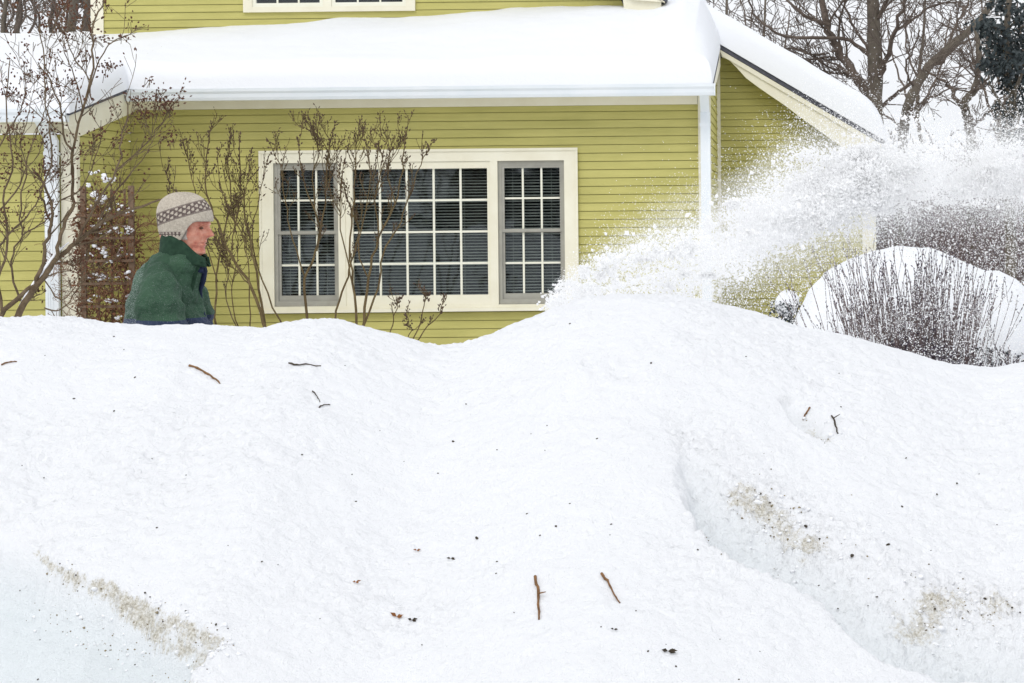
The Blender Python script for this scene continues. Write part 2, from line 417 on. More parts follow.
specks = [(114,337,3),(124,350,2),(45,356,1.6),(135,378,3.5),(74,399,3.2),(114,412,3),(22,466,2.4),(44,479,2.4),(152,459,2.2),(186,476,2.4),(302,455,3.2),(157,528,3.8),
 (570,324,2.6),(651,364,4),(466,405,2.4),(453,442,4.6),(497,450,2.4),(597,439,3),(531,434,2),(352,475,2.6),(438,474,2.2),(356,502,3),(527,514,3.2),(570,504,2.8),(556,527,4.2),(611,525,3),
 (547,426,2.2),(477,539,5.5),(497,562,3),(496,574,2.6),(514,613,2.2),(422,646,2.4),(601,627,2.6),(636,611,2.8),(648,652,3.8),(666,645,2),(676,667,4),(746,357,2.4),
 (839,374,2.2),(841,407,2.4),(906,459,3),(957,484,4),(937,496,3.4),(902,507,3.8),(888,545,5.5),(852,556,6),(698,550,3),(819,586,3.5),(911,576,2.6),(739,680,3.4),(877,598,3),
 (979,475,1.8),(997,525,2),(931,551,2),(760,495,5),(806,528,5.5),(820,540,5),(770,503,3),(838,610,3),(935,610,4),(948,602,3.4),(985,600,4.5),(1012,608,4),(1020,613,3),(968,612,3),(60,565,3),(76,577,3.4),(145,593,4),(150,598,3),(186,612,6),(163,622,3.5),(216,625,4),(228,629,3),(150,640,2.6),(135,665,2.8),(40,640,2.4),(38,680,3),
 (20,595,2.2),(262,562,3),(228,546,2.4),(320,619,2.2),(278,565,2),(207,670,2.4),(110,652,2.2),(345,366,2),(380,431,1.8),(404,462,1.6),(545,451,1.8),(540,536,3),(610,535,2),(720,640,2),(760,652,1.8),(868,607,2.2)]
GS = 'tiny dark specks scattered over the snowbank'
def chip(name, px, py, s, m, label, cat, group=None, asp=1.0):
    p = on_bank(px, py); size = s/F*p.y*.5
    mb = MB(); rings = []
    a0 = rng.uniform(0, 6.28)
    for k, (hh, w) in enumerate(((0, .7), (.35, 1), (.75, .8), (1, .35))):
        ring = []
        for q in range(7):
            a = q/7*2*PI; rr = w*(1+.35*rng.uniform(-1, 1))
            x, y = math.cos(a)*rr*size*asp, math.sin(a)*rr*size*.8
            ring.append((x*math.cos(a0)-y*math.sin(a0), x*math.sin(a0)+y*math.cos(a0), (hh*.9-.15)*size))
        rings.append(ring)
    mb.loft(rings); o = mb.build(name, M[m]); o.location = p
    o.rotation_euler = (.45, 0, 0)
    tag(o, label, cat, group); return o
for (px, py, s) in specks:
    chip('bark_speck', px, py, s*.72, 'speck', 'tiny dark speck of bark lying on the white snowbank', 'bark speck', GS, rng.uniform(.8, 1.5))
def leafbit(px, py, s, m, label):
    p = on_bank(px, py)+Vector((0, -.003, .004)); k = s/F*p.y
    mb = MB()
    for q in range(3):
        a = q*2.6+rng.uniform(-.5, .5); d = Vector((math.cos(a), .15*math.sin(a), .28*math.sin(a)+.12))
        mb.leaf((0, 0, 0), d, (0, -.8, .6), k*rng.uniform(.45, .8), k*.17)
    mb.bud((0, 0, 0), (1, 0, .3), k*.6, k*.1)
    o = mb.build('fallen_leaf', M[m]); o.location = p
    tag(o, label, 'leaf')
leafbit(397, 618, 12, 'fallen', 'curled orange brown leaf lying low on the bank left of the upright twig')
leafbit(412, 622, 9, 'speck', 'small dark crumpled leaf just right of a curled orange leaf')
leafbit(668, 653, 13, 'speck', 'wide dark leaf shaped like a bird near the bottom of the bank')
leafbit(356, 584, 7, 'fallen', 'tiny brown hooked leaf scrap alone on the lower left snow')
leafbit(451, 560, 7, 'speck', 'narrow dark leaf scrap between a yellowish flake and a black speck')
leafbit(417, 552, 6, 'fallen', 'little yellowish brown flake on the middle of the snowbank')
leafbit(614, 631, 6, 'speck', 'small black leaf scrap below the bent brown twig')
# broken lumps of snow in the crumbled patches
lumps = MB()
def lump_at(mb, p, r, g):
    rings = []
    for k in range(4):
        ph = PI*(k+.5)/4; ring = []
        for q in range(7):
            a = q/7*2*PI; rr = r*math.sin(ph)*(1+(.45)*g.uniform(-1, 1))
            ring.append((p[0]+math.cos(a)*rr, p[1]+math.sin(a)*rr, p[2]-math.cos(ph)*r*.8))
        rings.append(ring)
    mb.loft(rings)
for (line, n, sp) in ((dirt1, 90, .035), (dirt2, 60, .08), (dirt3, 45, .08), (P2[3:8], 60, .12), (dirt4, 14, .03), (S1, 14, .03)):
    for _ in range(n):
        k = rng.randrange(len(line)-1); t = rng.random(); q = line[k]*(1-t)+line[k+1]*t
        x, y = q[0]+rng.gauss(0, sp), q[1]+rng.gauss(0, sp)*.8
        z = float(bank_full(np.array([[x]]), np.array([[y]]))[0][0, 0]); r = rng.uniform(.002, .0075)*(1 if rng.random() < .85 else 1.5)
        lump_at(lumps, (x, y, z+r*.15), r, rng)
grit = MB()
for (line, n, sp) in ((dirt1, 150, .024), (dirt2, 70, .06), (dirt3, 60, .05), (dirt4, 24, .02), (dirt5, 16, .04), (P2[2:8], 26, .10)):
    for _ in range(n):
        k = rng.randrange(len(line)-1); t = rng.random(); q = line[k]*(1-t)+line[k+1]*t
        x, y = q[0]+rng.gauss(0, sp), q[1]+rng.gauss(0, sp)*.8
        z = float(bank_full(np.array([[x]]), np.array([[y]]))[0][0, 0]); r = rng.uniform(.0009, .0032)*(1 if rng.random() < .92 else 1.8)
        lump_at(grit, (x, y, z+r*.1), r, rng)
M['grit'] = mat('road_grit', (.07, .055, .035), (.38, .32, .20), 45, .9)
tag(grit.build('road_grit', M['grit']), 'sandy road grit embedded in the broken ledges of the bank', kind='stuff')
tag(lumps.build('snow_crumbs', M['snow'], smooth=True), 'loose crumbs of snow fallen in the broken dirty patches of the bank', kind='stuff')

# ================================================================== HOUSE
HY = 25.0      # main wall plane
RY = 28.7      # right rear wall plane
WY = 23.0      # left wing wall plane
UYY = 27.8     # upper storey plane
XC = -0.66     # right corner of the main wall
XL = -6.44     # inner corner with the left wing
EXPO = .083
house = thing('house', 'green clapboard house with cream trim and snow-laden roofs behind the snowbank', 'house', (XL, HY, 0))
HB = (XL, HY, 0)
def hb(mb, name, m, parent=None, smooth=False):
    if parent is None:
        return shift(mb, HB).build(name, m, house, smooth)
    return shift(mb, HB).build(name, m, parent, smooth)
def siding(mb, axis, plane, nrm, u_of, z0, z1, openings=(), expo=EXPO):
    """axis 'x': wall in an x-z plane at y=plane facing nrm (-1); axis 'y': in a y-z plane at x=plane facing nrm (+1).
    u_of(z) -> (lo, hi)."""
    k = 0; z = z0
    def pt(u, off, zz): return (u, plane+nrm*off, zz) if axis == 'x' else (plane+nrm*off, u, zz)
    while z < z1-1e-4:
        zt = min(z+expo, z1); lo0, hi0 = u_of(z); lo1, hi1 = u_of(zt)
        segs = [(lo0, hi0, lo1, hi1)]
        for (a, b, c, d) in openings:
            if z+expo*.5 > c and z+expo*.5 < d:
                new = []
                for (p0, p1, q0, q1) in segs:
                    if a > p0 and b < p1: new += [(p0, a, q0, a), (b, p1, b, q1)]
                    else: new.append((p0, p1, q0, q1))
                segs = new
        for (p0, p1, q0, q1) in segs:
            if p1-p0 < .01: continue
            q1 = max(q1, q0+.001); g = min(.0065, (zt-z)*.4); zs = zt-g
            f = (zs-z)/(zt-z); s0, s1 = p0+(q0-p0)*f, p1+(q1-p1)*f
            # butt joints in long boards get a hairline gap of their own
            jo = (math.sin(k*7.3)*.5+.5)*(p1-p0)+p0
            parts = [(0, 1)]
            if False: parts = [(0, (jo-p0)/(p1-p0)-.0004), ((jo-p0)/(p1-p0)+.0004, 1)]
            for (ta, tb) in parts:
                a0, a1 = p0+(p1-p0)*ta, p0+(p1-p0)*tb; b0, b1 = s0+(s1-s0)*ta, s0+(s1-s0)*tb
                c0, c1 = q0+(q1-q0)*ta, q0+(q1-q0)*tb
                w = .0015*math.sin(k*3.1+a0)
                mb.quad(pt(a0, .0115+w, z), pt(a1, .0115+w, z), pt(b1, .004, zs), pt(b0, .004, zs))
                mb.quad(pt(a0, -.012, z), pt(a1, -.012, z), pt(a1, .0115+w, z), pt(a0, .0115+w, z))
                mb.quad(pt(b0, .004, zs), pt(b1, .004, zs), pt(b1, -.012, zs), pt(b0, -.012, zs))
                mb.quad(pt(b0, -.012, zs), pt(b1, -.012, zs), pt(c1, -.012, zt), pt(c0, -.012, zt))
        z = zt; k += 1

WX0, WX1, WZ0, WZ1 = -5.135, -1.98, .583, 2.19      # main window casing
mb = MB(); siding(mb, 'x', HY, -1, lambda z: (XL, XC-.08), -.1, 2.62, [(WX0+.04, WX1-.04, WZ0+.02, WZ1-.02)])
hb(mb, 'wall', M['siding'])
# wall thickness/backing
mb = MB(); mb.box(XL, WX0+.05, HY+.014, HY+.15, -.2, 2.9); mb.box(WX1-.05, XC-.002, HY+.014, HY+.15, -.2, 2.9)
mb.box(WX0+.05, WX1-.05, HY+.014, HY+.15, -.2, WZ0+.03); mb.box(WX0+.05, WX1-.05, HY+.014, HY+.15, WZ1-.03, 2.9)
hb(mb, 'wall_backing', M['dark'])
mb = MB(); siding(mb, 'y', XC, 1, lambda z: (HY+.09, RY-.02), -.1, 3.1); hb(mb, 'wall', M['siding'])
# left wing
mb = MB(); siding(mb, 'x', WY, -1, lambda z: (-12, XL-.10), -.1, 2.32, expo=.09); hb(mb, 'wall', M['siding'])
mb = MB(); siding(mb, 'y', XL, 1, lambda z: (WY+.09, HY-.02), -.1, 2.62, expo=.083); hb(mb, 'wall', M['siding'])
mb = MB(); mb.box(-12, XL-.03, WY+.02, UYY, -.2, 2.3); hb(mb, 'wall_backing', M['dark'])
# right rear wall under the descending rake
def rk(x): return 3.36 - .60*(x+.63)               # underside of the right roof
XR = 1.13
mb = MB(); siding(mb, 'x', RY, -1, lambda z: (XC+.02, min(XR-.1, -.63+(3.36-z)/.60-.02)), -.1, 3.30, expo=.079); hb(mb, 'wall', M['siding'])
# upper storey (gable front)
UXL, UXR = -7.55, -1.63
def urk(x): return 3.86 + .62*(UXR+.0-x)
mb = MB(); siding(mb, 'x', UYY, -1, lambda z: (UXL+.11, min(UXR-.02, UXR-(z-3.86)/.62) if z > 3.86 else UXR-.02), 2.9, 5.6, [(-5.86, -4.04, 3.80, 5.0)], expo=.083); hb(mb, 'wall', M['siding'])
mb = MB(); mb.box(UXL, -5.9, UYY+.02, UYY+.2, 2.5, 6.0); mb.box(-4.0, -1.7, UYY+.02, UYY+.2, 2.5, 3.85); mb.box(-5.9, -4.0, UYY+.02, UYY+.2, 2.5, 3.78)
mb.box(UXL, -1.7, 30.5, 34, 0, 3.85); hb(mb, 'wall_backing', M['dark'])
# corner boards
mb = MB(); mb.box(XC-.10, XC-.003, HY-.028, HY+.002, -.1, 2.70); mb.box(XC-.003, XC+.024, HY-.028, HY+.085, -.1, 2.75); hb(mb, 'corner_board', M['trim'])
mb = MB(); mb.box(XL-.12, XL+.003, WY-.026, WY+.004, -.1, 2.34); mb.box(XL+.003, XL+.026, WY-.026, WY+.085, -.1, 2.36); hb(mb, 'corner_board', M['trim'])
mb = MB(); mb.box(XR-.13, XR, RY-.028, RY+.004, -.1, 2.2); mb.box(XR, XR+.026, RY-.028, RY+8, -.1, 2.2); hb(mb, 'corner_board', M['trim'])
mb = MB(); mb.box(UXL, UXL+.11, UYY-.028, UYY+.004, 2.9, 6); mb.box(UXL-.03, UXL, UYY-.028, UYY+4, 2.9, 6); hb(mb, 'corner_board', M['trim'])
mb = MB(); mb.box(XC-.02, XC+.045, RY-.05, RY-.016, -.1, 3.28); hb(mb, 'corner_board', M['trim'])
# frieze boards + soffits
mb = MB(); mb.box(XL+.004, XC-.104, HY-.032, HY+.012, 2.615, 2.70); mb.box(XL+.03, XC+.05, HY-.33, HY+.03, 2.702, 2.72); hb(mb, 'frieze_board', M['trim'])
mb = MB(); mb.box(-12, XL-.004, WY-.03, WY+.012, 2.33, 2.42); mb.box(-12, XL+.05, WY-.36, WY+.03, 2.422, 2.44); hb(mb, 'frieze_board', M['trim'])
# gutters: K profile along x
def gutter(x0, x1, y, z0, h=.10, w=.12):
    prof = [(y+w, z0), (y+.035, z0), (y+.02, z0+h*.25), (y+.012, z0+h*.55), (y-.006, z0+h*.75), (y-.012, z0+h), (y+.0, z0+h), (y+.006, z0+h*.8), (y+w-.004, z0+h*.8), (y+w, z0+h)]
    g = MB(); g.prismx(prof, x0, x1)
    x = x0+.4
    while x < x1-.2:
        g.box(x, x+.012, y-.016, y+.06, z0+h-.006, z0+h+.004); x += .8
    g.box(x1-.004, x1+.004, y-.014, y+w, z0-.003, z0+h+.003)
    return g
hb(gutter(XL+.06, XC+.08, HY-.46, 2.685, .115), 'gutter', M['white'])
hb(gutter(-12, XL+.06, WY-.50, 2.42, .115), 'gutter', M['white'])
g = MB()
prof = [(XR+.04, 2.19), (XR+.12, 2.19), (XR+.15, 2.27), (XR+.04, 2.27)]
g.prism(prof, RY-.3, RY+8); hb(g, 'gutter', M['white'])
# downspouts
def downspout(x, ywall, ztop, zb, xo=0, w=.095):
    d = MB(); y1 = ywall-.035; y0 = y1-.07
    d.box(x, x+w, y0, y1, zb, ztop-.16)
    n = len(d.v)
    yt = ywall-.40
    d.prismx([(y0, ztop-.162), (y1, ztop-.162), (yt+.09, ztop-.005), (yt, ztop-.005)], x+.003, x+w-.003)
    for zz in (ztop-.30, ztop-1.3):
        d.box(x-.006, x+w+.006, y0-.005, y1+.03, zz, zz+.035)
    for k in range(3): d.box(x+.018+k*.022, x+.026+k*.022, y0-.004, y0+.004, zb, ztop-.17)
    return hb(d, 'downspout', M['white'])
downspout(XC-.075, HY, 2.69, .0)
downspout(XL-.25, WY, 2.425, .0, w=.12)
# main shed roof deck
sh = MB()
sh.prismx([(HY-.42, 2.745), (HY-.42, 2.79), (UYY, 3.30), (UYY, 3.25)], XL+.0, XC+.06); hb(sh, 'roof', M['shingle'])
sh = MB(); sh.prismx([(WY-.46, 2.475), (WY-.46, 2.515), (UYY+.1, 3.32), (UYY+.1, 3.27)], -12, XL+.09); hb(sh, 'roof', M['shingle'])
# fascia of wing roof facing right (triangular cream board)
fa = MB(); n = len(fa.v)
fa.v += [(XL+.02, WY-.40, 2.47), (XL+.02, HY-.02, 2.83), (XL+.02, HY-.02, 2.60), (XL+.02, WY-.0, 2.30), (XL+.02, WY-.4, 2.36),
         (XL+.055, WY-.40, 2.47), (XL+.055, HY-.02, 2.83), (XL+.055, HY-.02, 2.60), (XL+.055, WY-.0, 2.30), (XL+.055, WY-.4, 2.36)]
fa.f += [(0, 1, 2, 3, 4), (9, 8, 7, 6, 5), (0, 5, 6, 1), (1, 6, 7, 2), (2, 7, 8, 3), (3, 8, 9, 4), (4, 9, 5, 0)]
hb(fa, 'fascia_board', M['trim'])
fa = MB(); fa.prismx([(HY-.34, 2.722), (HY-.34, 2.78), (RY-.1, 3.40), (RY-.1, 3.20), (HY+.1, 2.722)], XC+.03, XC+.055); hb(fa, 'fascia_board', M['trim'])
# right roof: deck, rake board, soffit
def rz(x): return 3.44-.60*(x+.63)
dk = MB(); dk.prism([(-3.2, rz(-3.2)), (-3.2, rz(-3.2)-.05), (1.21, rz(1.21)-.05), (1.21, rz(1.21))], RY-.36, RY+8); hb(dk, 'roof', M['shingle'])
for k in range(1): pass
def off(px, py, D):
    p = U(px, py, D); return (p.x, p.z)
D_ = RY-.33
bot = [off(a, b, D_) for a, b in ((722,57),(729,60),(737,68),(746,78),(758,87),(771,96),(785,105.5),(800,117),(815,127.5),(832,140),(845,149))]
top = [(x, rz(x)-.056) for x, z in bot]
top[0] = (bot[0][0]-.03, rz(bot[0][0]-.03)-.056)
rb = MB(); rb.prism([bot[k] for k in range(len(bot))] + [(1.20, rz(1.20)-.26), (1.20, rz(1.20)-.056)] + top[::-1], RY-.33, RY-.29); hb(rb, 'rake_board', M['trim'])
rb = MB(); rb.prism([(x, z+.075) for x, z in ((top[0][0], top[0][1]-.075), (1.21, rz(1.21)-.131), (1.21, rz(1.21)-.19), (top[0][0]+.04, rz(top[0][0]+.04)-.19))][:4], RY-.352, RY-.332); hb(rb, 'rake_moulding', M['trim'])
rb = MB()
rb.prism([(bot[k][0], bot[k][1]+.012) for k in range(len(bot))]+[(bot[k][0], bot[k][1]+.03) for k in range(len(bot)-1, -1, -1)], RY-.288, RY-.002); hb(rb, 'soffit', M['siding'])
# upper gable roof end on the right
ub = MB(); ub.prism([(UXR+.45, 3.85), (UXR+.45, 3.91), (-5.5, 3.91+.62*(UXR+.45+5.5)), (-5.5, 3.85+.62*(UXR+.45+5.5))], UYY-.32, UYY+6); hb(ub, 'roof', M['shingle'])
ub = MB(); ub.prism([(UXR+.42, 3.845), (UXR+.10, 3.87), (UXR-.1, 3.98), (-5.5, 3.62+.62*(UXR+.45+5.5)), (-5.5, 3.845+.62*(UXR+.42+5.5))], UYY-.30, UYY-.26); hb(ub, 'rake_board', M['trim'])

rr_ = MB(); rr_.prism([(UXR+.03, 3.45), (UXR+.38, 3.45), (UXR+.40, 3.85), (UXR-.05, 4.12), (UXR-.02, 3.86)], UYY-.255, UYY-.035); hb(rr_, 'eave_return', M['trim'])
sf = MB(); sf.prism([(UXR+.44, 3.838), (UXR+.44, 3.849), (-5.5, 3.849+.62*(UXR+.45+5.5)), (-5.5, 3.838+.62*(UXR+.45+5.5))], UYY-.318, UYY-.03); hb(sf, 'soffit', M['trim'])
# ---- windows
def rect_frame(mb, x0, x1, z0, z1, l, r, b, t, y0, y1):
    mb.box(x0, x0+l, y0, y1, z0, z1); mb.box(x1-r, x1, y0, y1, z0, z1)
    mb.box(x0+l, x1-r, y0, y1, z0, z0+b); mb.box(x0+l, x1-r, y0, y1, z1-t, z1)
def px2x(px, D=25.0): return U(px, 230, D).x
def py2z(px, py, D=25.0): return U(px, py, D).z
def blind(x0, x1, z0, z1, y, parent, tilt=.5, pitch=.030, gap=None):
    b = MB(); z = z0+.01; k = 0
    c, s = math.cos(tilt)*.0125, math.sin(tilt)*.0125
    while z < z1-.03:
        zz = z+.0015*math.sin(k*2.3)
        b.quad((x0, y-c, zz-s), (x1, y-c, zz-s), (x1, y+c, zz+s), (x0, y+c, zz+s)); z += pitch; k += 1
    b.box(x0, x1, y-.015, y+.015, z1-.03, z1)
    for f in (.18, .82):
        x = x0+(x1-x0)*f; b.box(x-.0015, x+.0015, y-.016, y-.014, z0, z1)
    return hb(b, 'blind', M['blind'], parent)
def glazing(x0, x1, z0, z1, cols, rows, y, parent, mw=.019, greyframe=False):
    """muntins + pane"""
    g = MB()
    for k in range(1, cols):
        x = x0+(x1-x0)*k/cols; g.box(x-mw/2, x+mw/2, y-.012, y+.010, z0, z1)
    for k in range(1, rows):
        z = z0+(z1-z0)*k/rows
        for q in range(cols):
            a = x0+(x1-x0)*q/cols+(mw/2 if q else 0); b = x0+(x1-x0)*(q+1)/cols-(mw/2 if q < cols-1 else 0)
            g.box(a, b, y-.011, y+.009, z-mw/2, z+mw/2)
    hb(g, 'muntins', M['sash'], parent)
    p = MB(); p.box(x0, x1, y+.012, y+.016, z0, z1); hb(p, 'pane', M['glass'], parent)
# main triple window
win = MB(); yo = HY-.045
XA0, XA1 = px2x(274.5), px2x(339)
XB0, XB1 = px2x(346), px2x(491)
XD0, XD1 = px2x(498.5), px2x(565)
ZT, ZB = py2z(500, 161), py2z(500, 304.3)
win.box(WX0, XA0, yo, HY+.02, WZ0, WZ1); win.box(XD1, WX1, yo, HY+.02, WZ0, WZ1)
win.box(XA1, XB0, yo, HY+.06, ZB, ZT); win.box(XB1, XD0, yo, HY+.06, ZB, ZT)
win.box(XA0, XD1, yo, HY+.02, ZT, WZ1); win.box(XA0, XD1, yo, HY+.02, WZ0, ZB)
# outer bead & sill lip
win.box(WX0-.014, WX1+.014, yo-.012, yo-.001, WZ1-.022, WZ1+.004); win.box(WX0-.02, WX1+.02, yo-.03, yo-.001, WZ0-.012, WZ0+.022)
win.box(WX0-.014, WX0+.01, yo-.010, yo-.001, WZ0+.024, WZ1-.024); win.box(WX1-.01, WX1+.014, yo-.010, yo-.001, WZ0+.024, WZ1-.024)
w1 = hb(win, 'window', M['trim']); w1['label'] = 'wide triple window with a large fixed centre pane and blinds'
# reveals of the side units
for (a, b) in ((XA0, XA1), (XD0, XD1)):
    fr = MB(); rect_frame(fr, a+.002, b-.002, ZB+.002, ZT-.002, .035, .03, .05, .045, yo+.03, HY+.03); hb(fr, 'frame', M['greyframe'], w1)
    gx0, gx1 = a+.06, b-.045
    zt, zb = ZT-.068, ZB+.105; zm0, zm1 = (zt+zb)/2-.018, (zt+zb)/2+.018
    s = MB(); rect_frame(s, a+.037, b-.032, zm1-.03, ZT-.047, .026, .016, .03, .024, yo+.036, HY+.02); hb(s, 'sash', M['greyframe'], w1)
    s = MB(); rect_frame(s, a+.037, b-.032, ZB+.052, zm0+.028, .026, .016, .056, .03, yo+.052, HY+.04); hb(s, 'sash', M['greyframe'], w1)
    glazing(gx0, gx1, zm1, zt, 3, 2, HY+.02, w1); glazing(gx0, gx1, zb, zm0, 3, 2, HY+.035, w1)
    blind(a+.03, b-.03, ZB+.03, ZT-.03, HY+.10, w1)
fr = MB(); rect_frame(fr, XB0, XB1, ZB, ZT-.002, .075, .03, .10, .068, yo+.012, HY+.03); hb(fr, 'frame', M['trim'], w1)
glazing(XB0+.075, XB1-.03, ZB+.10, ZT-.070, 5, 4, HY+.0, w1, mw=.021)
blind(XB0+.02, XB1-.02, ZB+.03, ZT-.03, HY+.09, w1, pitch=.030)
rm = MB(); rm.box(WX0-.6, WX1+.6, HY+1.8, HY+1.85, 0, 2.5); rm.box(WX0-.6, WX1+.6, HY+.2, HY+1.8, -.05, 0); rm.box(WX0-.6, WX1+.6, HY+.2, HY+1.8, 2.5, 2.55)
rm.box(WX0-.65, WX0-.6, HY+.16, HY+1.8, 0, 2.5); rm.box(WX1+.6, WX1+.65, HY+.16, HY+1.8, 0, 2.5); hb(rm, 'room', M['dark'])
# upper double window
UX0, UX1 = U(243, 5, UYY-.04).x, U(415, 5, UYY-.04).x; UZ0 = U(330, 11.5, UYY-.04).z; UZ1 = UZ0+1.25
uw = MB(); yu = UYY-.04
xm = (UX0+UX1)/2-.02
rect_frame(uw, UX0, UX1, UZ0, UZ1, .10, .10, .055, .10, yu, UYY+.02); uw.box(xm-.045, xm+.045, yu, UYY+.02, UZ0+.055, UZ1-.1)
w2 = hb(uw, 'window', M['trim']); w2['label'] = 'upstairs double window cut by the top of the picture'
for (a, b) in ((UX0+.10, xm-.045), (xm+.045, UX1-.10)):
    s = MB(); rect_frame(s, a+.001, b-.001, UZ0+.056, UZ1-.101, .04, .04, .045, .04, yu+.012, UYY+.018); hb(s, 'sash', M['sash'], w2)
    glazing(a+.04, b-.04, UZ0+.10, UZ1-.14, 3, 4, UYY, w2)
    blind(a+.03, b-.03, UZ0+.5, UZ1-.1, UYY+.09, w2)
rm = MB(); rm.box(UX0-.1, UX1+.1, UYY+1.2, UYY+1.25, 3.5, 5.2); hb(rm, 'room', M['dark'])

# ---- snow on the roofs
def snow_slab(name, x0, x1, yfun, y1, deck, thick, label, nx=220, ny=90, er=.2, sides=(1, 1, 1, 0), seed=0):
    """deck(x,y): roof height; thick(x,y): depth; rounded at open edges (left,right,front,back)"""
    us = np.linspace(0, 1, nx); vs = np.linspace(0, 1, ny)**1.5
    Ug, Vg = np.meshgrid(us, vs)
    X = x0+(x1-x0)*Ug; y0 = yfun(X); Y = y0+(y1-y0)*Vg
    d = np.full(X.shape, 9.0)
    if sides[0]: d = np.minimum(d, X-x0)
    if sides[1]: d = np.minimum(d, x1-X)
    if sides[2]: d = np.minimum(d, Y-y0)
    if sides[3]: d = np.minimum(d, y1-Y)
    P = np.stack([X, Y, X*0], -1)
    e = np.clip(d/er, 0, 1); ed = (1-(1-e)**2.6)**(1/2.6)
    T = thick(X, Y)*(1+.05*fbm(P, .9, seed))*ed
    Z = deck(X, Y)+.006+T+.008*fbm(P, 3, seed+9)*ed
    # the rim bulges outward a little at mid-height
    return tag(grid_mesh(name, X, Y, Z, M['roofsnow']), label, kind='stuff')
def deckA(X, Y): return 2.79+(Y-(HY-.42))*(.51/3.22)
yy_line = np.array([UYY]*8)
def upx(px, py): p = U(px, py, UYY); return p.x, p.z
bl = [upx(a, b) for a, b in ((60,28),(110,28),(150,28),(200,26.5),(280,23),(345,19),(400,18.5),(450,14.5),(520,10),(580,7.5),(620,7),(640,9),(655,8),(667,4),(685,-5),(700,2),(715,24))]
blx = np.array([a for a, b in bl]); blz = np.array([b for a, b in bl])
def thA(X, Y):
    back = np.interp(X, blx, blz)-(2.79+3.22*(.51/3.22))
    t = np.clip((Y-(HY-.42))/3.2, 0, 1.3)
    w = sstep(-1.9, -.8, X)
    lift = sstep(0, 1, t)
    return .27*(1-lift)+np.maximum(back, .1)*lift
def deckB(X, Y): return 2.515+(Y-(WY-.46))*(.80/5.36)
xe = XL+.10; yA = HY-.455; yB = WY-.50
def front_snow(X, Y):
    dl_ = np.where(Y < yA, xe-X, np.hypot(np.maximum(xe-X, 0), Y-yA)); d = np.minimum(np.maximum(dl_, 0), np.maximum(Y-yB, 0))
    d = np.where(X >= xe-1e-6, Y-yA, d); d = np.minimum(d, XC+.06-X)
    Pq = np.stack([X, Y, X*0], -1); er_ = .19+.05*fbm(Pq, 1.3, 71, 3)+.02*fbm(Pq, 7, 73, 2)
    e = np.clip(d/er_, 0, 1); ed = (1-(1-e)**2.5)**(1/2.5)
    wl = sstep(XL-.8, XL+.5, X)
    T = (.245+.02*sstep(23, 27.5, Y))*(1-wl)+thA(X, Y)*wl
    b_ = sstep(XL-.4, XL+.6, X); P = np.stack([X, Y, X*0], -1)
    return deckB(X, Y)*(1-b_)+deckA(X, Y)*b_+.006+T*(1+.06*fbm(P, .9, 3))*ed+.022*fbm(P, 1.9, 12)*ed
us = np.concatenate([np.linspace(-12, xe-.35, 110)[:-1], np.linspace(xe-.35, xe, 40)])
vv = np.concatenate([np.linspace(yB, yB+.25, 30)[:-1], np.linspace(yB+.25, yA-.05, 40)[:-1], np.linspace(yA-.05, yA+.35, 50)[:-1], np.linspace(yA+.35, UYY+.4, 50)])
A_, B_ = np.meshgrid(us, vv)
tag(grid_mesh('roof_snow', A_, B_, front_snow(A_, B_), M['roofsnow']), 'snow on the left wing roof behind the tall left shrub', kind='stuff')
us = np.concatenate([np.linspace(xe, XC-.25, 220)[:-1], np.linspace(XC-.25, XC+.06, 40)])
vv = np.concatenate([np.linspace(yA, yA+.35, 45)[:-1], np.linspace(yA+.35, RY+.1, 80)])
A_, B_ = np.meshgrid(us, vv)
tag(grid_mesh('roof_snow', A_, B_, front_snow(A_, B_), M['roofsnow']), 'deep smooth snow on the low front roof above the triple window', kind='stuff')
# right roof snow: cross-section along the slope, extruded back
xs = np.concatenate([np.linspace(-3.2, .9, 80), np.linspace(.9, 1.27, 30)[1:]])
yv = np.concatenate([RY-.38+np.linspace(0, .3, 16)**1.0, np.linspace(RY-.05, RY+8, 16)])
SX, SY = np.meshgrid(xs, yv)
e = np.clip((1.27-SX)/.28, 0, 1); ed = (1-(1-e)**2.2)**(1/2.2)
ef = np.clip((SY-(RY-.38))/.22, 0, 1); edf = (1-(1-ef)**2.6)**(1/2.6)
P = np.stack([SX, SY, SX*0], -1)
th = (.40+.03*fbm(P, 1.5, 8))*ed*edf
SZ = rz(SX)+.005+th
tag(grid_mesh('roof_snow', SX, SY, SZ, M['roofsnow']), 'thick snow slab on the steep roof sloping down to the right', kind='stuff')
# vent stub / bare shingle corner poking from the snow
p = U(134, 82, HY-.35)
mb = MB(); mb.prismx([(-.06, -.01), (.10, .01), (.10, .05), (-.06, .03)], -.04, .05); o = mb.build('shingle_corner', M['shingle'], house); o.location = p-Vector(HB)

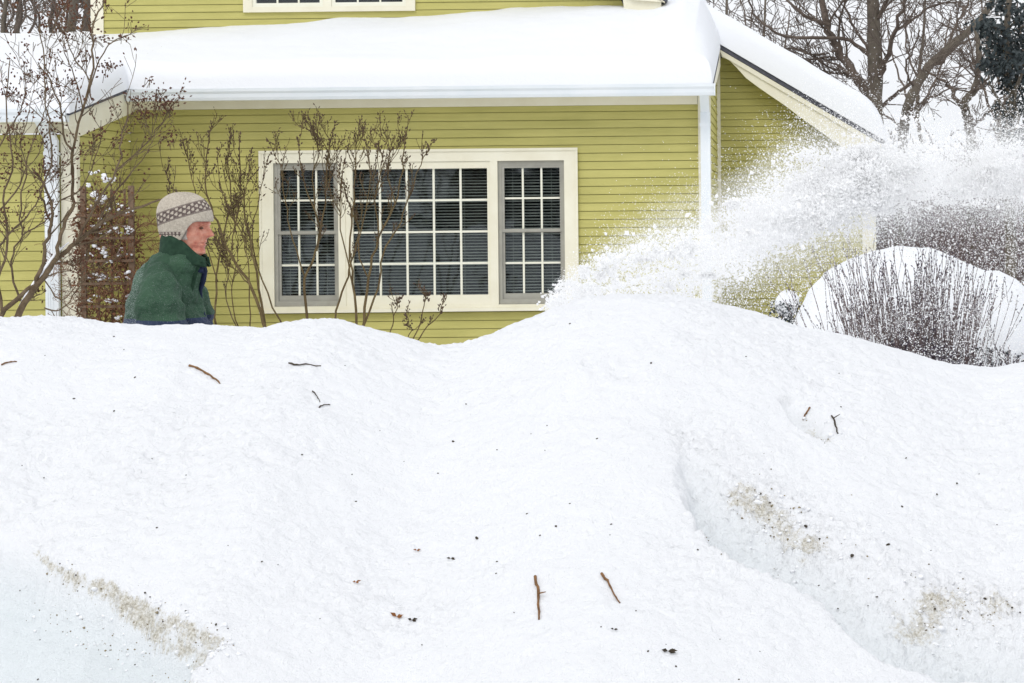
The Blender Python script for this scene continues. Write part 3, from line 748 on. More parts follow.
# ================================================================== PLANTS
def grow(mb, tips, p, d, L, r, depth, g, up=.25, wander=.18, kids=(3, 5), ratio=.55, ang=(.45, .95), seg=5, n=5, rmin=.0015, taper=.35, flat=1.0):
    p = Vector(p); d = Vector(d).normalized(); pts = [p.copy()]; rr = [r]
    for k in range(seg):
        d = (d+Vector((g.gauss(0, wander), g.gauss(0, wander)*flat, g.gauss(0, wander)))+Vector((0, 0, up*.3))).normalized()
        p = p+d*(L/seg); pts.append(p.copy()); rr.append(max(rmin, r*(1-(1-taper)*(k+1)/seg)))
    mb.tube(pts, rr, n, cap=False)
    if depth <= 0:
        tips.append((pts[-1], d)); return
    for _ in range(g.randint(*kids)):
        t = g.uniform(.25, .98); i = min(seg-1, int(t*seg)); q = pts[i].lerp(pts[i+1], t*seg-i)
        dd = (pts[i+1]-pts[i]).normalized(); a = g.uniform(*ang); az = g.uniform(0, 2*PI)
        s1 = dd.cross(Vector((.2, 1, .3))).normalized(); s2 = dd.cross(s1); s2.y *= flat
        nd = dd*math.cos(a)+(s1*math.cos(az)+s2*math.sin(az))*math.sin(a)
        grow(mb, tips, q, nd, L*ratio*g.uniform(.7, 1.2)*(1.15-.5*t), rr[i]*.55, depth-1, g, up, wander, kids, ratio, ang, max(3, seg-1), max(3, n-1), rmin, taper, flat)
    tips.append((pts[-1], d))
def guided(mb, tips, pix, D, r0, r1, g, n=6, dz=.0, twigs=6, tl=.35, depth=1, up=.35, rmin=.0016, start=.25, kids=(2, 4), jit=.006, twr=.5):
    """a stem through picture points at distance D (drifting by dz), carrying side twigs"""
    m = len(pix); base = [U(a, b, D+dz*i/(m-1)) for i, (a, b) in enumerate(pix)]
    # catmull-rom
    pts = []
    for i in range(m-1):
        p0, p1, p2, p3 = base[max(i-1, 0)], base[i], base[i+1], base[min(i+2, m-1)]
        for q in range(4):
            t = q/4
            pts.append(.5*((2*p1)+(p2-p0)*t+(2*p0-5*p1+4*p2-p3)*t*t+(3*p1-p0-3*p2+p3)*t**3)+Vector((g.gauss(0, jit), g.gauss(0, jit*2), 0)))
    pts.append(base[-1]); k = len(pts)
    rr = [r0+(r1-r0)*(i/(k-1)) for i in range(k)]
    mb.tube(pts, rr, n, cap=True)
    for _ in range(twigs):
        t = g.uniform(start, .97); f = t*(k-1); i = int(f); q = pts[i].lerp(pts[min(i+1, k-1)], f-i)
        dd = (pts[min(i+1, k-1)]-pts[i]).normalized()
        az = g.uniform(0, 2*PI); a = g.uniform(.4, 1.0)
        s1 = dd.cross(Vector((.1, 1, .1))).normalized(); s2 = dd.cross(s1)
        nd = dd*math.cos(a)+(s1*math.cos(az)+s2*math.sin(az))*math.sin(a)
        grow(mb, tips, q, nd, tl*g.uniform(.5, 1.2), max(rmin, rr[i]*twr), depth, g, up=up, kids=kids, seg=4, n=4, rmin=rmin, wander=.16)
    tips.append((pts[-1], (pts[-1]-pts[-2]).normalized()))
    return pts, rr
def stem_down(mb, p, r, D=None):
    """carry a stem from the point where the bank hides it to the ground"""
    p = Vector(p); mb.tube([p, Vector((p.x*.98+.0, p.y, p.z*.5)), Vector((p.x, p.y, .02))], [r, r*1.1, r*1.25], 6)
def finish_shrub(mb, pods, name, label, cat, base, bm='bark', group=None, podname='seed_heads', pm='pod'):
    t = thing(name, label, cat, base, group)
    shift(mb, base).build('branches', M[bm], t, True)
    if pods and pods.v: shift(pods, base).build(podname, M[pm], t)
    return t

# ---- tall left shrub (crape-myrtle like)
g = random.Random(21); mb = MB(); tips = []
D = 19.0
A = [
 ([(14,322),(29,296),(44,276),(57,258),(76,243),(94,229),(117,214),(140,207),(163,199)], .030, .007),
 ([(-4,330),(2,313),(18,299),(38,278),(46,250),(51,226),(53,209),(44,185),(32,168)], .024, .007),
 ([(57,258),(60,235),(66,220),(74,203),(72,175),(73,150),(82,112),(94,68),(92,34),(101,6),(108,-14)], .017, .005),
 ([(73,150),(65,140),(60,110),(50,80),(38,62)], .010, .004),
 ([(82,112),(100,60),(113,42),(128,35)], .007, .003),
 ([(51,226),(45,205),(40,190),(52,165),(48,120),(44,60),(40,24)], .010, .004),
 ([(76,243),(96,205),(117,170),(122,140),(128,110),(125,95)], .011, .004),
 ([(117,170),(140,150),(158,130),(170,105)], .007, .003),
 ([(94,229),(110,200),(130,175),(150,150)], .009, .003),
 ([(2,313),(-2,280),(8,240),(4,200),(12,160),(6,110),(10,60)], .013, .004),
 ([(18,299),(10,262),(24,235),(44,222),(60,200)], .010, .004),
 ([(0,245),(16,228),(36,205),(46,180)], .010, .004),
 ([(-8,160),(8,130),(22,105),(28,70)], .008, .003),
 ([(40,276),(62,300),(80,280),(83,278)], .006, .003),
 ([(44,308),(60,310),(75,292),(90,275)], .007, .003),
 ([(92,100),(86,74),(72,55),(62,25),(58,8)], .006, .003),
 ([(0,210),(20,185),(30,150),(42,120),(52,95)], .008, .003),
 ([(60,200),(80,190),(94,160),(104,130)], .007, .003),
 ([(82,112),(76,80),(66,58),(64,40)], .006, .003),
 ([(24,235),(20,200),(26,170),(20,140),(30,110)], .008, .003),
]
for k, (pl, r0, r1) in enumerate(A):
    guided(mb, tips, pl, D+g.uniform(-.15, .15)*(k > 1), r0*.92, r1, g, 7, dz=g.uniform(-.5, .5)*(k > 2), twigs=7 if k else 6, tl=.33, depth=2 if k % 2 else 1, rmin=.0022, start=.15)
for (a, b) in ((14, 322), (-4, 330)):
    p = U(a, b, D); mb.tube([p, (p.x-.03, D, .5), (p.x-.05, D, .02)], [.028, .034, .042], 7)
pods = MB()
for p, d in tips:
    if g.random() < .40:
        for q in range(g.randint(1, 4)):
            o = Vector((g.gauss(0, .022), g.gauss(0, .022), g.gauss(0, .03)))
            pods.bud(p+o, d+Vector((g.gauss(0, .6), g.gauss(0, .6), g.gauss(0, .6))), g.uniform(.015, .036), g.uniform(.005, .011))
# denser heads seen against snow & eaves
for (a, b, s, n_) in ((155,102,.13,55),(165,106,.09,35),(140,100,.08,22),(140,118,.07,16),(104,68,.09,26),(112,66,.06,15),(50,22,.10,26),(100,4,.09,26),(96,40,.05,12),(16,95,.10,24),(12,130,.11,30),(24,75,.08,18),(40,75,.09,18),(174,140,.06,12),(150,80,.04,8),(122,36,.03,8),(60,95,.08,14),(6,90,.1,20),(66,35,.06,12)):
    c = U(a, b, D+.1)
    for _ in range(n_):
        o = Vector((g.gauss(0, s*.5), g.gauss(0, s*.5), g.gauss(0, s*.35))); pods.bud(c+o, (g.gauss(0, 1), g.gauss(0, 1), g.gauss(0, 1)), g.uniform(.014, .034), g.uniform(.005, .011))
        if g.random() < .35: mb.tube([c+o, c+o+Vector((g.gauss(0, .03), g.gauss(0, .03), -.06))], [.0022, .0028], 3, cap=False)
b0 = U(8, 330, D); b0.z = 0
finish_shrub(mb, pods, 'tall_shrub', 'tall bare many-stemmed shrub with dark seed heads at the far left', 'shrub', b0)
# snow caught on its thick leaning stem
sn = MB()
tr = [U(a, b, D) for a, b in [(20,309),(29,294.5),(44,274),(57,256),(70,245)]]
sn.tube([p+Vector((-.008, 0, .022)) for p in tr], [.004, .013, .016, .012, .004], 6)
tag(sn.build('branch_snow', M['snow'], smooth=True), 'strip of snow lying along the thick leaning stem of the left shrub', 'snow strip')

# ---- shrubs in front of the wall
def wall_shrub(polys, D, label, seed, group='bare shrubs growing along the house wall', bm='bark2', twigs=9, tl=.24, budn=.9):
    g = random.Random(seed); mb = MB(); tips = []; allp = []
    for (pl, r0, r1) in polys:
        pts, rr = guided(mb, tips, pl, D, r0, r1, g, 6, dz=g.uniform(-.35, .35), twigs=twigs, tl=tl, depth=1, rmin=.0028, start=.3, up=1.1)
        allp.append((pts, rr))
        if pl[0][1] > 312:
            p = pts[0]; mb.tube([p, (p.x, p.y, .3), (p.x+.01, p.y, .02)], [r0, r0*1.1, r0*1.2], 6)
    buds = MB()
    def bd(q, dd, s=1):
        for _ in range(1):
            o = Vector((g.gauss(0, 1), g.gauss(0, 1), g.gauss(0, .6)))
            buds.bud(q+o*.006, dd*1.1+o*.5, g.uniform(.018, .04)*s, g.uniform(.004, .0085)*s)
    for p, d in tips:
        if g.random() < budn:
            for q in range(g.randint(1, 4)): bd(p-d*.028*q, d, .95)
    for pts, rr in allp:
        for q in range(18):
            i_ = max(1, len(pts)-1-q//4); bd(pts[i_].lerp(pts[i_-1], (q % 4)/4)+Vector((g.gauss(0, .010), g.gauss(0, .010), 0)), (pts[i_]-pts[i_-1]).normalized(), 1.25)
    base = allp[0][0][0].copy(); base.z = 0
    return finish_shrub(mb, buds, 'bare_shrub', label, 'shrub', base, bm, group, 'leaves', 'budm')  # the part called leaves holds the small buds of these bare stems
wall_shrub([([(266,332),(252,288),(230,255),(217,221),(209,201),(205,170),(212,123)], .015, .004),
            ([(266,332),(259,288),(247,221),(242,187),(239,133)], .012, .004),
            ([(215,326),(217,282),(219,255),(230,204),(228,160),(232,135)], .010, .004),
            ([(249,326),(249,270),(240,230),(222,190),(218,150)], .006, .003),
            ([(217,282),(205,240),(196,200),(188,160),(182,140)], .006, .003),
            ([(230,255),(238,215),(248,180),(252,150)], .006, .003),
            ([(252,288),(236,270),(224,262),(214,240)], .006, .003),
            ([(237,326),(232,290),(238,250),(232,210)], .006, .003)], 22.3, 'bare shrub with small buds directly right of the man', 31)
wall_shrub([([(307,326),(306,278),(316,251),(318,221),(305,187),(298,137)], .013, .004),
            ([(316,251),(325,204),(328,154),(335,123)], .009, .003),
            ([(333,326),(342,292),(352,262),(358,230),(348,200),(338,170)], .010, .004),
            ([(283,330),(262,280),(252,240),(258,200),(268,160)], .008, .003),
            ([(306,278),(292,240),(285,200),(280,165),(268,140)], .007, .003),
            ([(318,221),(312,180),(318,150),(312,128)], .006, .003),
            ([(328,190),(330,165),(322,140),(300,125)], .005, .0025)], 22.6, 'bare forked shrub in front of the left narrow window unit', 32)
wall_shrub([([(357,332),(353,282),(350,238),(355,187),(355,133)], .012, .004),
            ([(363,332),(369,278),(379,238),(395,204),(402,170),(406,130)], .013, .004),
            ([(361,332),(379,288),(382,255),(400,222),(412,190),(424,158),(434,140)], .010, .003),
            ([(379,238),(376,200),(382,165),(378,145)], .007, .003),
            ([(353,282),(343,240),(340,200),(344,160)], .007, .003),
            ([(395,204),(388,170),(392,148)], .006, .003),
            ([(369,278),(358,250),(366,210),(370,170),(366,140)], .007, .003)], 22.2, 'bare shrub with olive stems in front of the centre window pane', 33)
wall_shrub([([(389,345),(392,325),(397,308),(400,298)], .006, .003),
            ([(408,350),(421,322),(424,302),(427,294)], .006, .003),
            ([(410,350),(428,326),(440,314),(443,296)], .006, .003),
            ([(404,350),(410,330),(406,316)], .005, .003)], 21.8, 'small low shrub under the sill of the centre window', 34, twigs=3, tl=.14)
wall_shrub([([(200,330),(206,300),(200,265),(210,235)], .006, .003), ([(188,250),(176,225),(170,190),(168,160)], .004, .0025),
            ([(238,330),(226,300),(228,270),(218,240)], .006, .003), ([(205,330),(190,280),(182,240),(176,200),(165,170)], .007, .003)], 23.6, 'thin sparse shrub close to the wall behind the man', 35, twigs=4, tl=.3, bm='bark')

# ---- trellis with dead vine
TD = 22.55
p0, p1 = U(82, 328, TD), U(137, 328, TD); tz = U(110, 186, TD).z
tx0, tx1 = p0.x, p1.x; tb = Vector(((tx0+tx1)/2, TD, 0))
tre = thing('garden_trellis', 'wooden lattice trellis overgrown with dead vine beside the white downspout', 'trellis', tb)
for x in (tx0+.02, tx1-.045):
    mb = MB(); mb.box(x, x+.045, TD-.093, TD-.04, 0, tz); shift(mb, tb).build('post', M['trellis'], tre)
for k in range(7):
    mb = MB(); z = .33+k*.205; mb.box(tx0-.01, tx1+.01, TD-.115, TD-.098, z, z+.024); shift(mb, tb).build('rail', M['trellis'], tre)
for k in range(3):
    mb = MB(); x = tx0+.15+k*.12; mb.box(x, x+.02, TD-.019, TD-.008, .05, tz-.03); shift(mb, tb).build('slat', M['trellis'], tre)
g = random.Random(8); vi = MB(); lv = MB(); tips = []
for k in range(150):
    x = g.uniform(tx0-.03, tx1+.05); z = g.uniform(.02, 1.5)
    grow(vi, tips, (x, TD+g.uniform(-.15, .04), z), (g.gauss(0, .5), g.gauss(0, .15), 1), g.uniform(.2, .5), .006, 2, g, up=-.1, wander=.4, kids=(3, 5), ang=(.5, 1.3), seg=5, n=4, rmin=.0022, flat=.4)
for _ in range(3900):
    x = g.uniform(tx0-.04, tx1+.07); z = g.triangular(.1, tz+.03, 1.45); y = TD+g.gauss(-.06, .055)
    if g.random() < .5+.5*vn(np.array([x*6, y*6, z*6]), 1.0, 3):
        lv.leaf((x, y, z), (g.gauss(0, 1), g.gauss(0, .6), g.gauss(-.5, .7)), (g.gauss(0, 1), -1, g.gauss(0, 1)), g.uniform(.02, .05), g.uniform(.006, .014))
vt = thing('dead_vine', 'reddish brown dead vine tangled over the trellis', 'vine', tb)
shift(vi, tb).build('stems', M['vine'], vt); shift(lv, tb).build('leaves', M['brownleaf'], vt)
sn = MB()
snr = [(a_, U(100, 200, TD).z*0+205-(zz_+.06-EYE)/TD*F*-1*-1, .026) for zz_ in [.33+k*.205 for k in range(7)] for a_ in (90, 99, 108, 118, 128, 133) if g.random() < .62]
snr = [(a_, b_+6.8, r_) for a_, b_, r_ in snr]
for (a, b, r) in tuple(snr)+((103,178,.055),(96,172,.04),(112,180,.04),(98,195,.07),(96,203,.05),(104,222,.04),(118,229,.035),(125,226,.03),(131,230,.03),(96,226,.035),(99,248,.05),(104,252,.04),(120,250,.03),(96,274,.03),(104,275,.035),(131,272,.035),(98,296,.03),(108,300,.04),(120,205,.03),(126,212,.03),(112,262,.025),(88,186,.03),(128,296,.03),(118,318,.04),(100,280,.035)):
    c = U(a+g.uniform(-1, 1), b, TD-.11)
    for _ in range(5): lump_at(sn, (c.x+g.gauss(0, r*.6), c.y+g.gauss(0, .02), c.z+g.gauss(0, r*.28)), r*g.uniform(.25, .5), g)
tag(shift(sn, tb).build('vine_snow', M['snow'], smooth=True), 'small clumps of snow caught in the dead vine on the trellis', kind='stuff').location = tb

# ---- snow-covered shrub mound at right
g = random.Random(77)
MD = 18.0
mc = Vector(((932-CX)/F*MD, MD, 0))
sil = [(780,345),(792,330),(799,312),(809,292),(826,273),(849,260),(875,251),(900,246),(925,247),(950,254),(970,265),(985,271),(1000,272),(1015,280),(1035,300),(1048,330),(1052,360)]
sp = [U(a, b, MD) for a, b in sil]; sX = np.array([p.x for p in sp])-mc.x; sZ = np.array([p.z for p in sp])
nx, ny = 150, 90
gx = np.linspace(sX[0], sX[-1], nx); gy = np.linspace(-1, 1, ny)
MX, MYn = np.meshgrid(gx, gy)
top = np.interp(MX, sX, sZ)
wy = .30+.75*np.sqrt(np.clip(1-((MX-(sX[0]+sX[-1])/2)/((sX[-1]-sX[0])/2+.02))**2, 0, 1))
MYY = MYn*wy
prof = np.clip(1-np.abs(MYn)**2.4, 0, 1)**(1/2.2)
P = np.stack([MX, MYY, MX*0], -1)
lowz = .50+.10*fbm(P, 3, 5)
MZ = lowz*(1-prof)+np.maximum(top, .45)*prof + (.05*fbm(P, 2.2, 19)+.02*fbm(P, 7, 29))*prof*sstep(0, .5, np.abs(MYn)+.15)
ms = thing('snow_covered_shrub', 'rounded evergreen shrub buried under a big dome of snow at right', 'shrub', mc)
# a closed skin: bottom sheet slightly lower
grid_mesh('snow_cap', MX, MYY, MZ, M['roofsnow'], ms)
lf = MB(); br = MB(); tps = []
for _ in range(26):
    a = g.uniform(0, 2*PI); grow(br, tps, (g.gauss(0, .1), g.gauss(0, .1), 0), (math.cos(a)*.9, math.sin(a)*.8, .8), g.uniform(.6, .95), .014, 1, g, up=0, n=4, seg=4, rmin=.003)
for _ in range(5200):
    x = g.uniform(sX[0]+.02, sX[-1]-.02); q = 1-((x-(sX[0]+sX[-1])/2)/((sX[-1]-sX[0])/2+.02))**2
    wyy = .30+.75*math.sqrt(max(q, 0)); y = (-1 if g.random() < .85 else 1)*wyy*g.uniform(.6, 1.03); z = g.triangular(.05, .66, .4)
    lf.leaf((x, y, z), (g.gauss(0, 1), g.gauss(-.6, .6), g.gauss(-.2, .6)), (g.gauss(0, 1), -1, g.gauss(.5, 1)), g.uniform(.03, .06), g.uniform(.009, .018))
br.build('branches', M['bark'], ms); lf.build('leaves', M['evergreen'], ms)
# small snow puff at its left
pc = U(787, 340, 19.2); pc.z = 0
t2 = thing('small_snowy_shrub', 'small shrub with a puff of snow left of the big snow dome', 'shrub', pc)
mb = MB(); rings = []
for k in range(9):
    ph = PI*k/8*.97+.05
    rings.append([(math.cos(a)*math.sin(ph)*.092*(1+.16*math.sin(3*a+k*.7)+.08*math.sin(7*a)), math.sin(a)*math.sin(ph)*.10, .93-.11*(1-math.cos(ph))*.9+.02*math.sin(2*a+1)) for a in [q/16*2*PI for q in range(16)]])
mb.loft(rings); mb.build('snow_cap', M['roofsnow'], t2, True)
lf = MB(); br = MB(); tps = []
for _ in range(9): grow(br, tps, (g.gauss(0, .02), 0, 0), (g.gauss(0, .25), g.gauss(0, .2), 1), .6, .008, 1, g, n=4, seg=4)
for _ in range(1300): lf.leaf((g.gauss(0, .06), g.gauss(-.05, .07), g.uniform(.2, .86)), (g.gauss(0, 1), g.gauss(0, 1), g.gauss(-.2, .6)), (g.gauss(0, 1), -1, g.gauss(0, 1)), g.uniform(.02, .045), .011)
br.build('branches', M['bark'], t2); lf.build('leaves', M['evergreen'], t2)

# ---- twiggy bush in front of the mound
g = random.Random(99); BDp = 16.3
bc = U(915, 372, BDp); bc.z = 0
mb = MB(); tips = []; lf = MB()
for k in range(230):
    a = g.gauss(-.02, .26); b = g.gauss(0, .3)
    bx = g.gauss(0, .16)
    L = g.uniform(.85, 1.36)*(1-.10*abs(a))
    grow(mb, tips, (bx, g.gauss(0, .12), .0), (a*.9+bx*.8, b, 1), L, g.uniform(.0028, .0045), 1, g, up=.35, wander=.045, kids=(1, 3), ratio=.32, ang=(.2, .55), seg=6, n=4, rmin=.0019, taper=.45)
for k in range(230):
    a = g.uniform(-1.5, 1.5)
    grow(mb, tips, (a*.28, g.gauss(0, .12), .15), (a, g.gauss(-.3, .4), .9), g.uniform(.25, .5), .004, 2, g, up=.2, wander=.15, kids=(2, 4), ratio=.5, seg=4, n=4, rmin=.0028)
bd = MB()
for p, d in tips:
    for q in range(3): bd.bud(p-d*.03*q, d+Vector((g.gauss(0, .5), g.gauss(0, .5), 0)), g.uniform(.012, .028), g.uniform(.003, .006))
for _ in range(11000):
    x = g.gauss(.03, .27); z = g.triangular(.1, max(.15, .80-.5*abs(x)), .35)
    bd.leaf((x, g.gauss(-.05, .2), z), (g.gauss(0, 1), g.gauss(0, 1), g.gauss(0, 1)), (g.gauss(0, 1), -1, g.gauss(0, 1)), g.uniform(.015, .035), .007)
M['duskleaf'] = mat('dusky_twig_litter', (.045, .035, .05), (.11, .09, .12), 14, .8)
tb_ = thing('twiggy_bush', 'bare upright twiggy bush standing in front of the snow dome', 'bush', bc)
mb.build('stems', M['brush'], tb_); bd.build('leaves', M['duskleaf'], tb_)  # stem buds and small dusky leaves share one mesh

# ---- trees behind
def tree(name, polys, D, label, seed, base=None, twigs=16, tl=1.3, depth=3, group='bare trees behind the house', rmin=.008, bm='treebark', leaves=0, kids=(3, 5)):
    g = random.Random(seed); tk = MB(); cr = MB(); tips = []
    pts, rr = guided(tk, tips, polys[0][0], D, polys[0][1], polys[0][2], g, 9, twigs=0, jit=.01)
    bp = pts[0].copy(); b0 = Vector((bp.x, bp.y, 0))
    for (pl, r0, r1) in polys[1:]:
        guided(cr, tips, pl, D, r0, r1, g, 6, dz=g.uniform(-1.5, 1.5), twigs=twigs, tl=tl, depth=depth, rmin=rmin, start=.08, up=.25, jit=.02, kids=kids, twr=.32)
    for _ in range(twigs):   # twigs on the trunk itself
        i = g.randrange(len(pts)//2, len(pts)); a = g.uniform(0, 2*PI)
        grow(cr, tips, pts[i], (math.cos(a), math.sin(a)*.6, .5), tl*1.2*g.uniform(.6, 1.1), .012, depth, g, up=.2, n=4, rmin=rmin, kids=kids)
    t = thing(name, label, 'tree', b0, group)
    shift(tk, b0).build('trunk', M[bm], t, True); shift(cr, b0).build('crown', M['treetwig'], t, True)
    if leaves:
        lv = MB()
        for p, d in tips:
            for _ in range(leaves):
                q = p+Vector((g.gauss(0, .12), g.gauss(0, .12), g.gauss(0, .12)))
                lv.leaf(q, (g.gauss(0, 1), g.gauss(0, 1), g.gauss(-.5, .6)), (g.gauss(0, 1), g.gauss(-1, 1), g.gauss(0, 1)), g.uniform(.05, .10), g.uniform(.018, .035))
        shift(lv, b0).build('leaves', M['brownleaf'], t)
    return t
tree('bare_tree', [([(884,306),(878,240),(875,170),(874,110),(875,60),(873,15),(872,-40),(878,-110)], .17, .07),
   ([(868,95),(852,72),(838,48),(828,25),(820,0),(812,-40)], .085, .04),
   ([(874,60),(850,40),(820,38),(790,37),(768,28),(752,8),(745,-15)], .035, .012),
   ([(836,50),(815,55),(790,48),(762,52),(740,45)], .022, .010),
   ([(880,80),(888,55),(894,32),(902,10),(908,-20)], .045, .02),
   ([(874,58),(862,40),(848,15),(840,-15)], .03, .015),
   ([(862,82),(845,75),(820,70),(800,55),(785,50)], .025, .010),
   ([(894,32),(915,18),(935,5),(960,2)], .025, .010),
   ([(878,110),(895,95),(915,80),(935,60),(950,45)], .035, .012),
   ([(872,105),(850,95),(830,85),(805,72)], .03, .010),
   ([(876,20),(890,-5),(905,-40)], .035, .015),
   ([(828,25),(805,15),(785,-5),(770,-25)], .03, .012),
   ([(874,130),(855,120),(840,105),(820,95)], .022, .010)], 38, 'large bare forked tree rising behind the right snowy roof', 41, twigs=10, tl=1.2, depth=2, rmin=.0055, kids=(3, 4))
tree('bare_tree', [([(898,306),(900,200),(905,120),(915,88),(930,66),(950,46),(972,28),(990,6),(996,-20)], .085, .04),
   ([(930,66),(945,60),(958,45),(975,38),(990,35)], .025, .010),
   ([(950,46),(955,25),(968,5),(975,-15)], .025, .010),
   ([(915,88),(905,70),(912,50),(920,30)], .02, .009),
   ([(905,115),(925,100),(945,92),(960,80)], .022, .009),
   ([(903,130),(885,115),(868,100)], .02, .009)], 36, 'slender pale tree leaning to the right beyond the roof end', 42, twigs=7, tl=.9, depth=2, rmin=.005, kids=(2, 4))
tree('bare_tree', [([(975,300),(973,200),(972,150),(970,128),(965,112),(966,100),(974,90),(977,75),(978,50),(974,20)], .085, .03),
   ([(965,112),(955,100),(948,85),(938,78),(925,70)], .04, .012),
   ([(974,90),(985,85),(992,70),(1002,55)], .025, .010),
   ([(977,75),(968,62),(960,50)], .02, .010),
   ([(970,128),(985,115),(1000,108)], .025, .010)], 33, 'small crooked bare tree near the right edge among brush', 43, twigs=6, tl=.75, depth=2, rmin=.005, kids=(2, 4))
# thinner trees filling the background on the right
for k, (px, h, dd) in enumerate(((722, -30, 52), (760, -10, 56), (795, -40, 50), (838, 10, 60), (920, -20, 58), (945, 20, 55), (1008, -20, 62), (1035, -40, 50), (700, -50, 47), (1000, 60, 48))):
    if k in (2, 3, 5, 6): continue
    lab = ['thin bare tree behind the roof corner, near its snowy peak', 'thin bare tree seen over the middle of the sloping roof snow', 'thin bare tree seen just left of the large forked tree',
           'faint bare tree close behind the large forked tree, left side', 'faint bare tree between the forked tree and the leaning one', 'faint low bare tree behind the crooked small tree',
           'faint far bare tree behind the dark evergreen', 'bare tree at the far right edge of the view', 'bare tree just above the snowy roof peak', 'short bare tree below the dark evergreen foliage'][k]
    tree('bare_tree', [([(px, 260), (px+4, 180), (px-3, 100), (px+3, h+60), (px+6, h)], .075, .02),
        ([(px, 130), (px-14, 95), (px-26, 60), (px-34, 20)], .035, .012), ([(px, 110), (px+16, 80), (px+26, 45), (px+30, 10)], .035, .012),
        ([(px, 85), (px-12, 55), (px-15, 20), (px-22, -10)], .03, .012)], dd, lab, 60+k, twigs=3, tl=1.2, depth=2, rmin=.0065, kids=(2, 4))
# left background
for k, (px, r, dd) in enumerate(((18, .07, 42), (52, .05, 44), (28, .04, 46), (72, .10, 40), (86, .09, 43), (-20, .08, 45), (4, .05, 39), (100, .05, 47))):
    if k in (2, 7): continue
    lab = ['bare tree behind the left roof, second trunk from the picture edge', 'bare brown-leaved tree in the middle of the trees above the left roof', 'slim bare tree between two thicker trunks above the left roof', 'thick trunked tree with clinging brown leaves above the left roof',
           'thick tree with dead leaves nearest the upstairs corner board', 'bare tree just outside the left edge of the picture', 'slim bare tree at the very left edge above the roof', 'thin tree almost hidden behind the upstairs corner'][k]
    tree('bare_tree', [([(px+2, 300), (px, 200), (px+1, 100), (px-2, 40), (px+2, 0), (px-2, -60)], r, r*.6),
        ([(px, 60), (px-12, 30), (px-18, 0), (px-24, -30)], .03, .012), ([(px, 50), (px+14, 25), (px+18, 0), (px+30, -20)], .03, .012),
        ([(px, 30), (px+8, 10), (px+5, -20)], .025, .01), ([(px, 45), (px-20, 20), (px-36, 8)], .02, .008)], dd, lab, 80+k, group='trees above the left roof', twigs=4, tl=.9, depth=2, rmin=.006, kids=(2, 3), leaves=(2 if k in (1, 3, 4) else 0))
# ---- brush thicket on the right, far woods
g = random.Random(123); br = MB(); tips = []
for k in range(85):
    px = g.uniform(745, 1075); d = g.uniform(29, 44); x = (px-CX)/F*d
    if x < 1.7: x = g.uniform(1.8, 4)
    L = g.uniform(1.2, 2.6)*(1 if d > 33 else .8)
    for q in range(3):
        grow(br, tips, (x+g.gauss(0, .15), d, .0), (g.gauss(0, .35), g.gauss(0, .3), 1), L*g.uniform(.6, 1), .018, 3, g, up=.1, wander=.14, kids=(2, 4), ratio=.52, ang=(.3, .9), seg=4, n=3, rmin=.007)
tag(br.build('undergrowth', M['brush']), 'dense brown winter brush beyond the snow dome at right', kind='stuff')
br = MB(); tips = []
for k in range(110):
    px = g.uniform(600, 1150) if k % 5 else g.uniform(-150, 150); d = g.uniform(62, 95); x = (px-CX)/F*d; L = g.uniform(1.6, 3.4)
    grow(br, tips, (x, d, .0), (g.gauss(0, .12), 0, 1), L, .05, 3, g, up=.15, wander=.10, kids=(2, 4), ratio=.5, ang=(.3, .8), seg=4, n=3, rmin=.012)
tag(br.build('far_woods', M['treetwig']), 'thin far woodland of bare stems along the skyline', kind='stuff')
# ---- dark evergreen at the upper right
g = random.Random(7); ED = 27.0
eb = U(1010, 330, ED); eb.z = 0
tk = MB(); tips = []; lf = MB(); snb = MB()
guided(tk, tips, [(1012,330),(1010,230),(1008,150),(1012,90),(1006,40),(1012,-20)], ED, .07, .03, g, 7, twigs=14, tl=.7, depth=1, rmin=.006)
cl = []
for (a, b, s, n_) in ((990,28,.13,110),(1000,38,.12,90),(984,24,.08,60),(1004,52,.15,160),(1015,62,.16,190),(998,66,.11,110),(1022,45,.15,160),(1020,80,.14,120),(1006,84,.09,60),(1024,15,.14,120),(1010,8,.10,60),(998,2,.08,50),(1030,100,.14,120),(986,62,.06,40),(1016,112,.12,60),(1008,130,.1,60),(1024,135,.12,80),(1040,60,.2,200),(1045,20,.2,200),(1012,150,.1,50),(1000,108,.07,30)):
    c = U(a, b, ED+g.gauss(0, .25))
    for _ in range(int(n_*1.0)):
        o = Vector((g.gauss(0, s*.7), g.gauss(0, s), g.gauss(0, s*.55)))
        lf.leaf(c+o, (g.gauss(0, 1), g.gauss(0, .8), g.gauss(-.7, .5)), (g.gauss(0, .6), -1, g.gauss(.4, .6)), g.uniform(.05, .11), g.uniform(.013, .024))
    q = U(1009, b+14, ED); tk.tube([q, (q+c)/2+Vector((0, 0, .03)), c], [.012, .009, .006], 4)
et = thing('evergreen_tree', 'evergreen with drooping dark leaf clusters at the upper right corner', 'tree', eb)
shift(tk, eb).build('trunk', M['treebark'], et, True); shift(lf, eb).build('leaves', M['evergreen'], et)
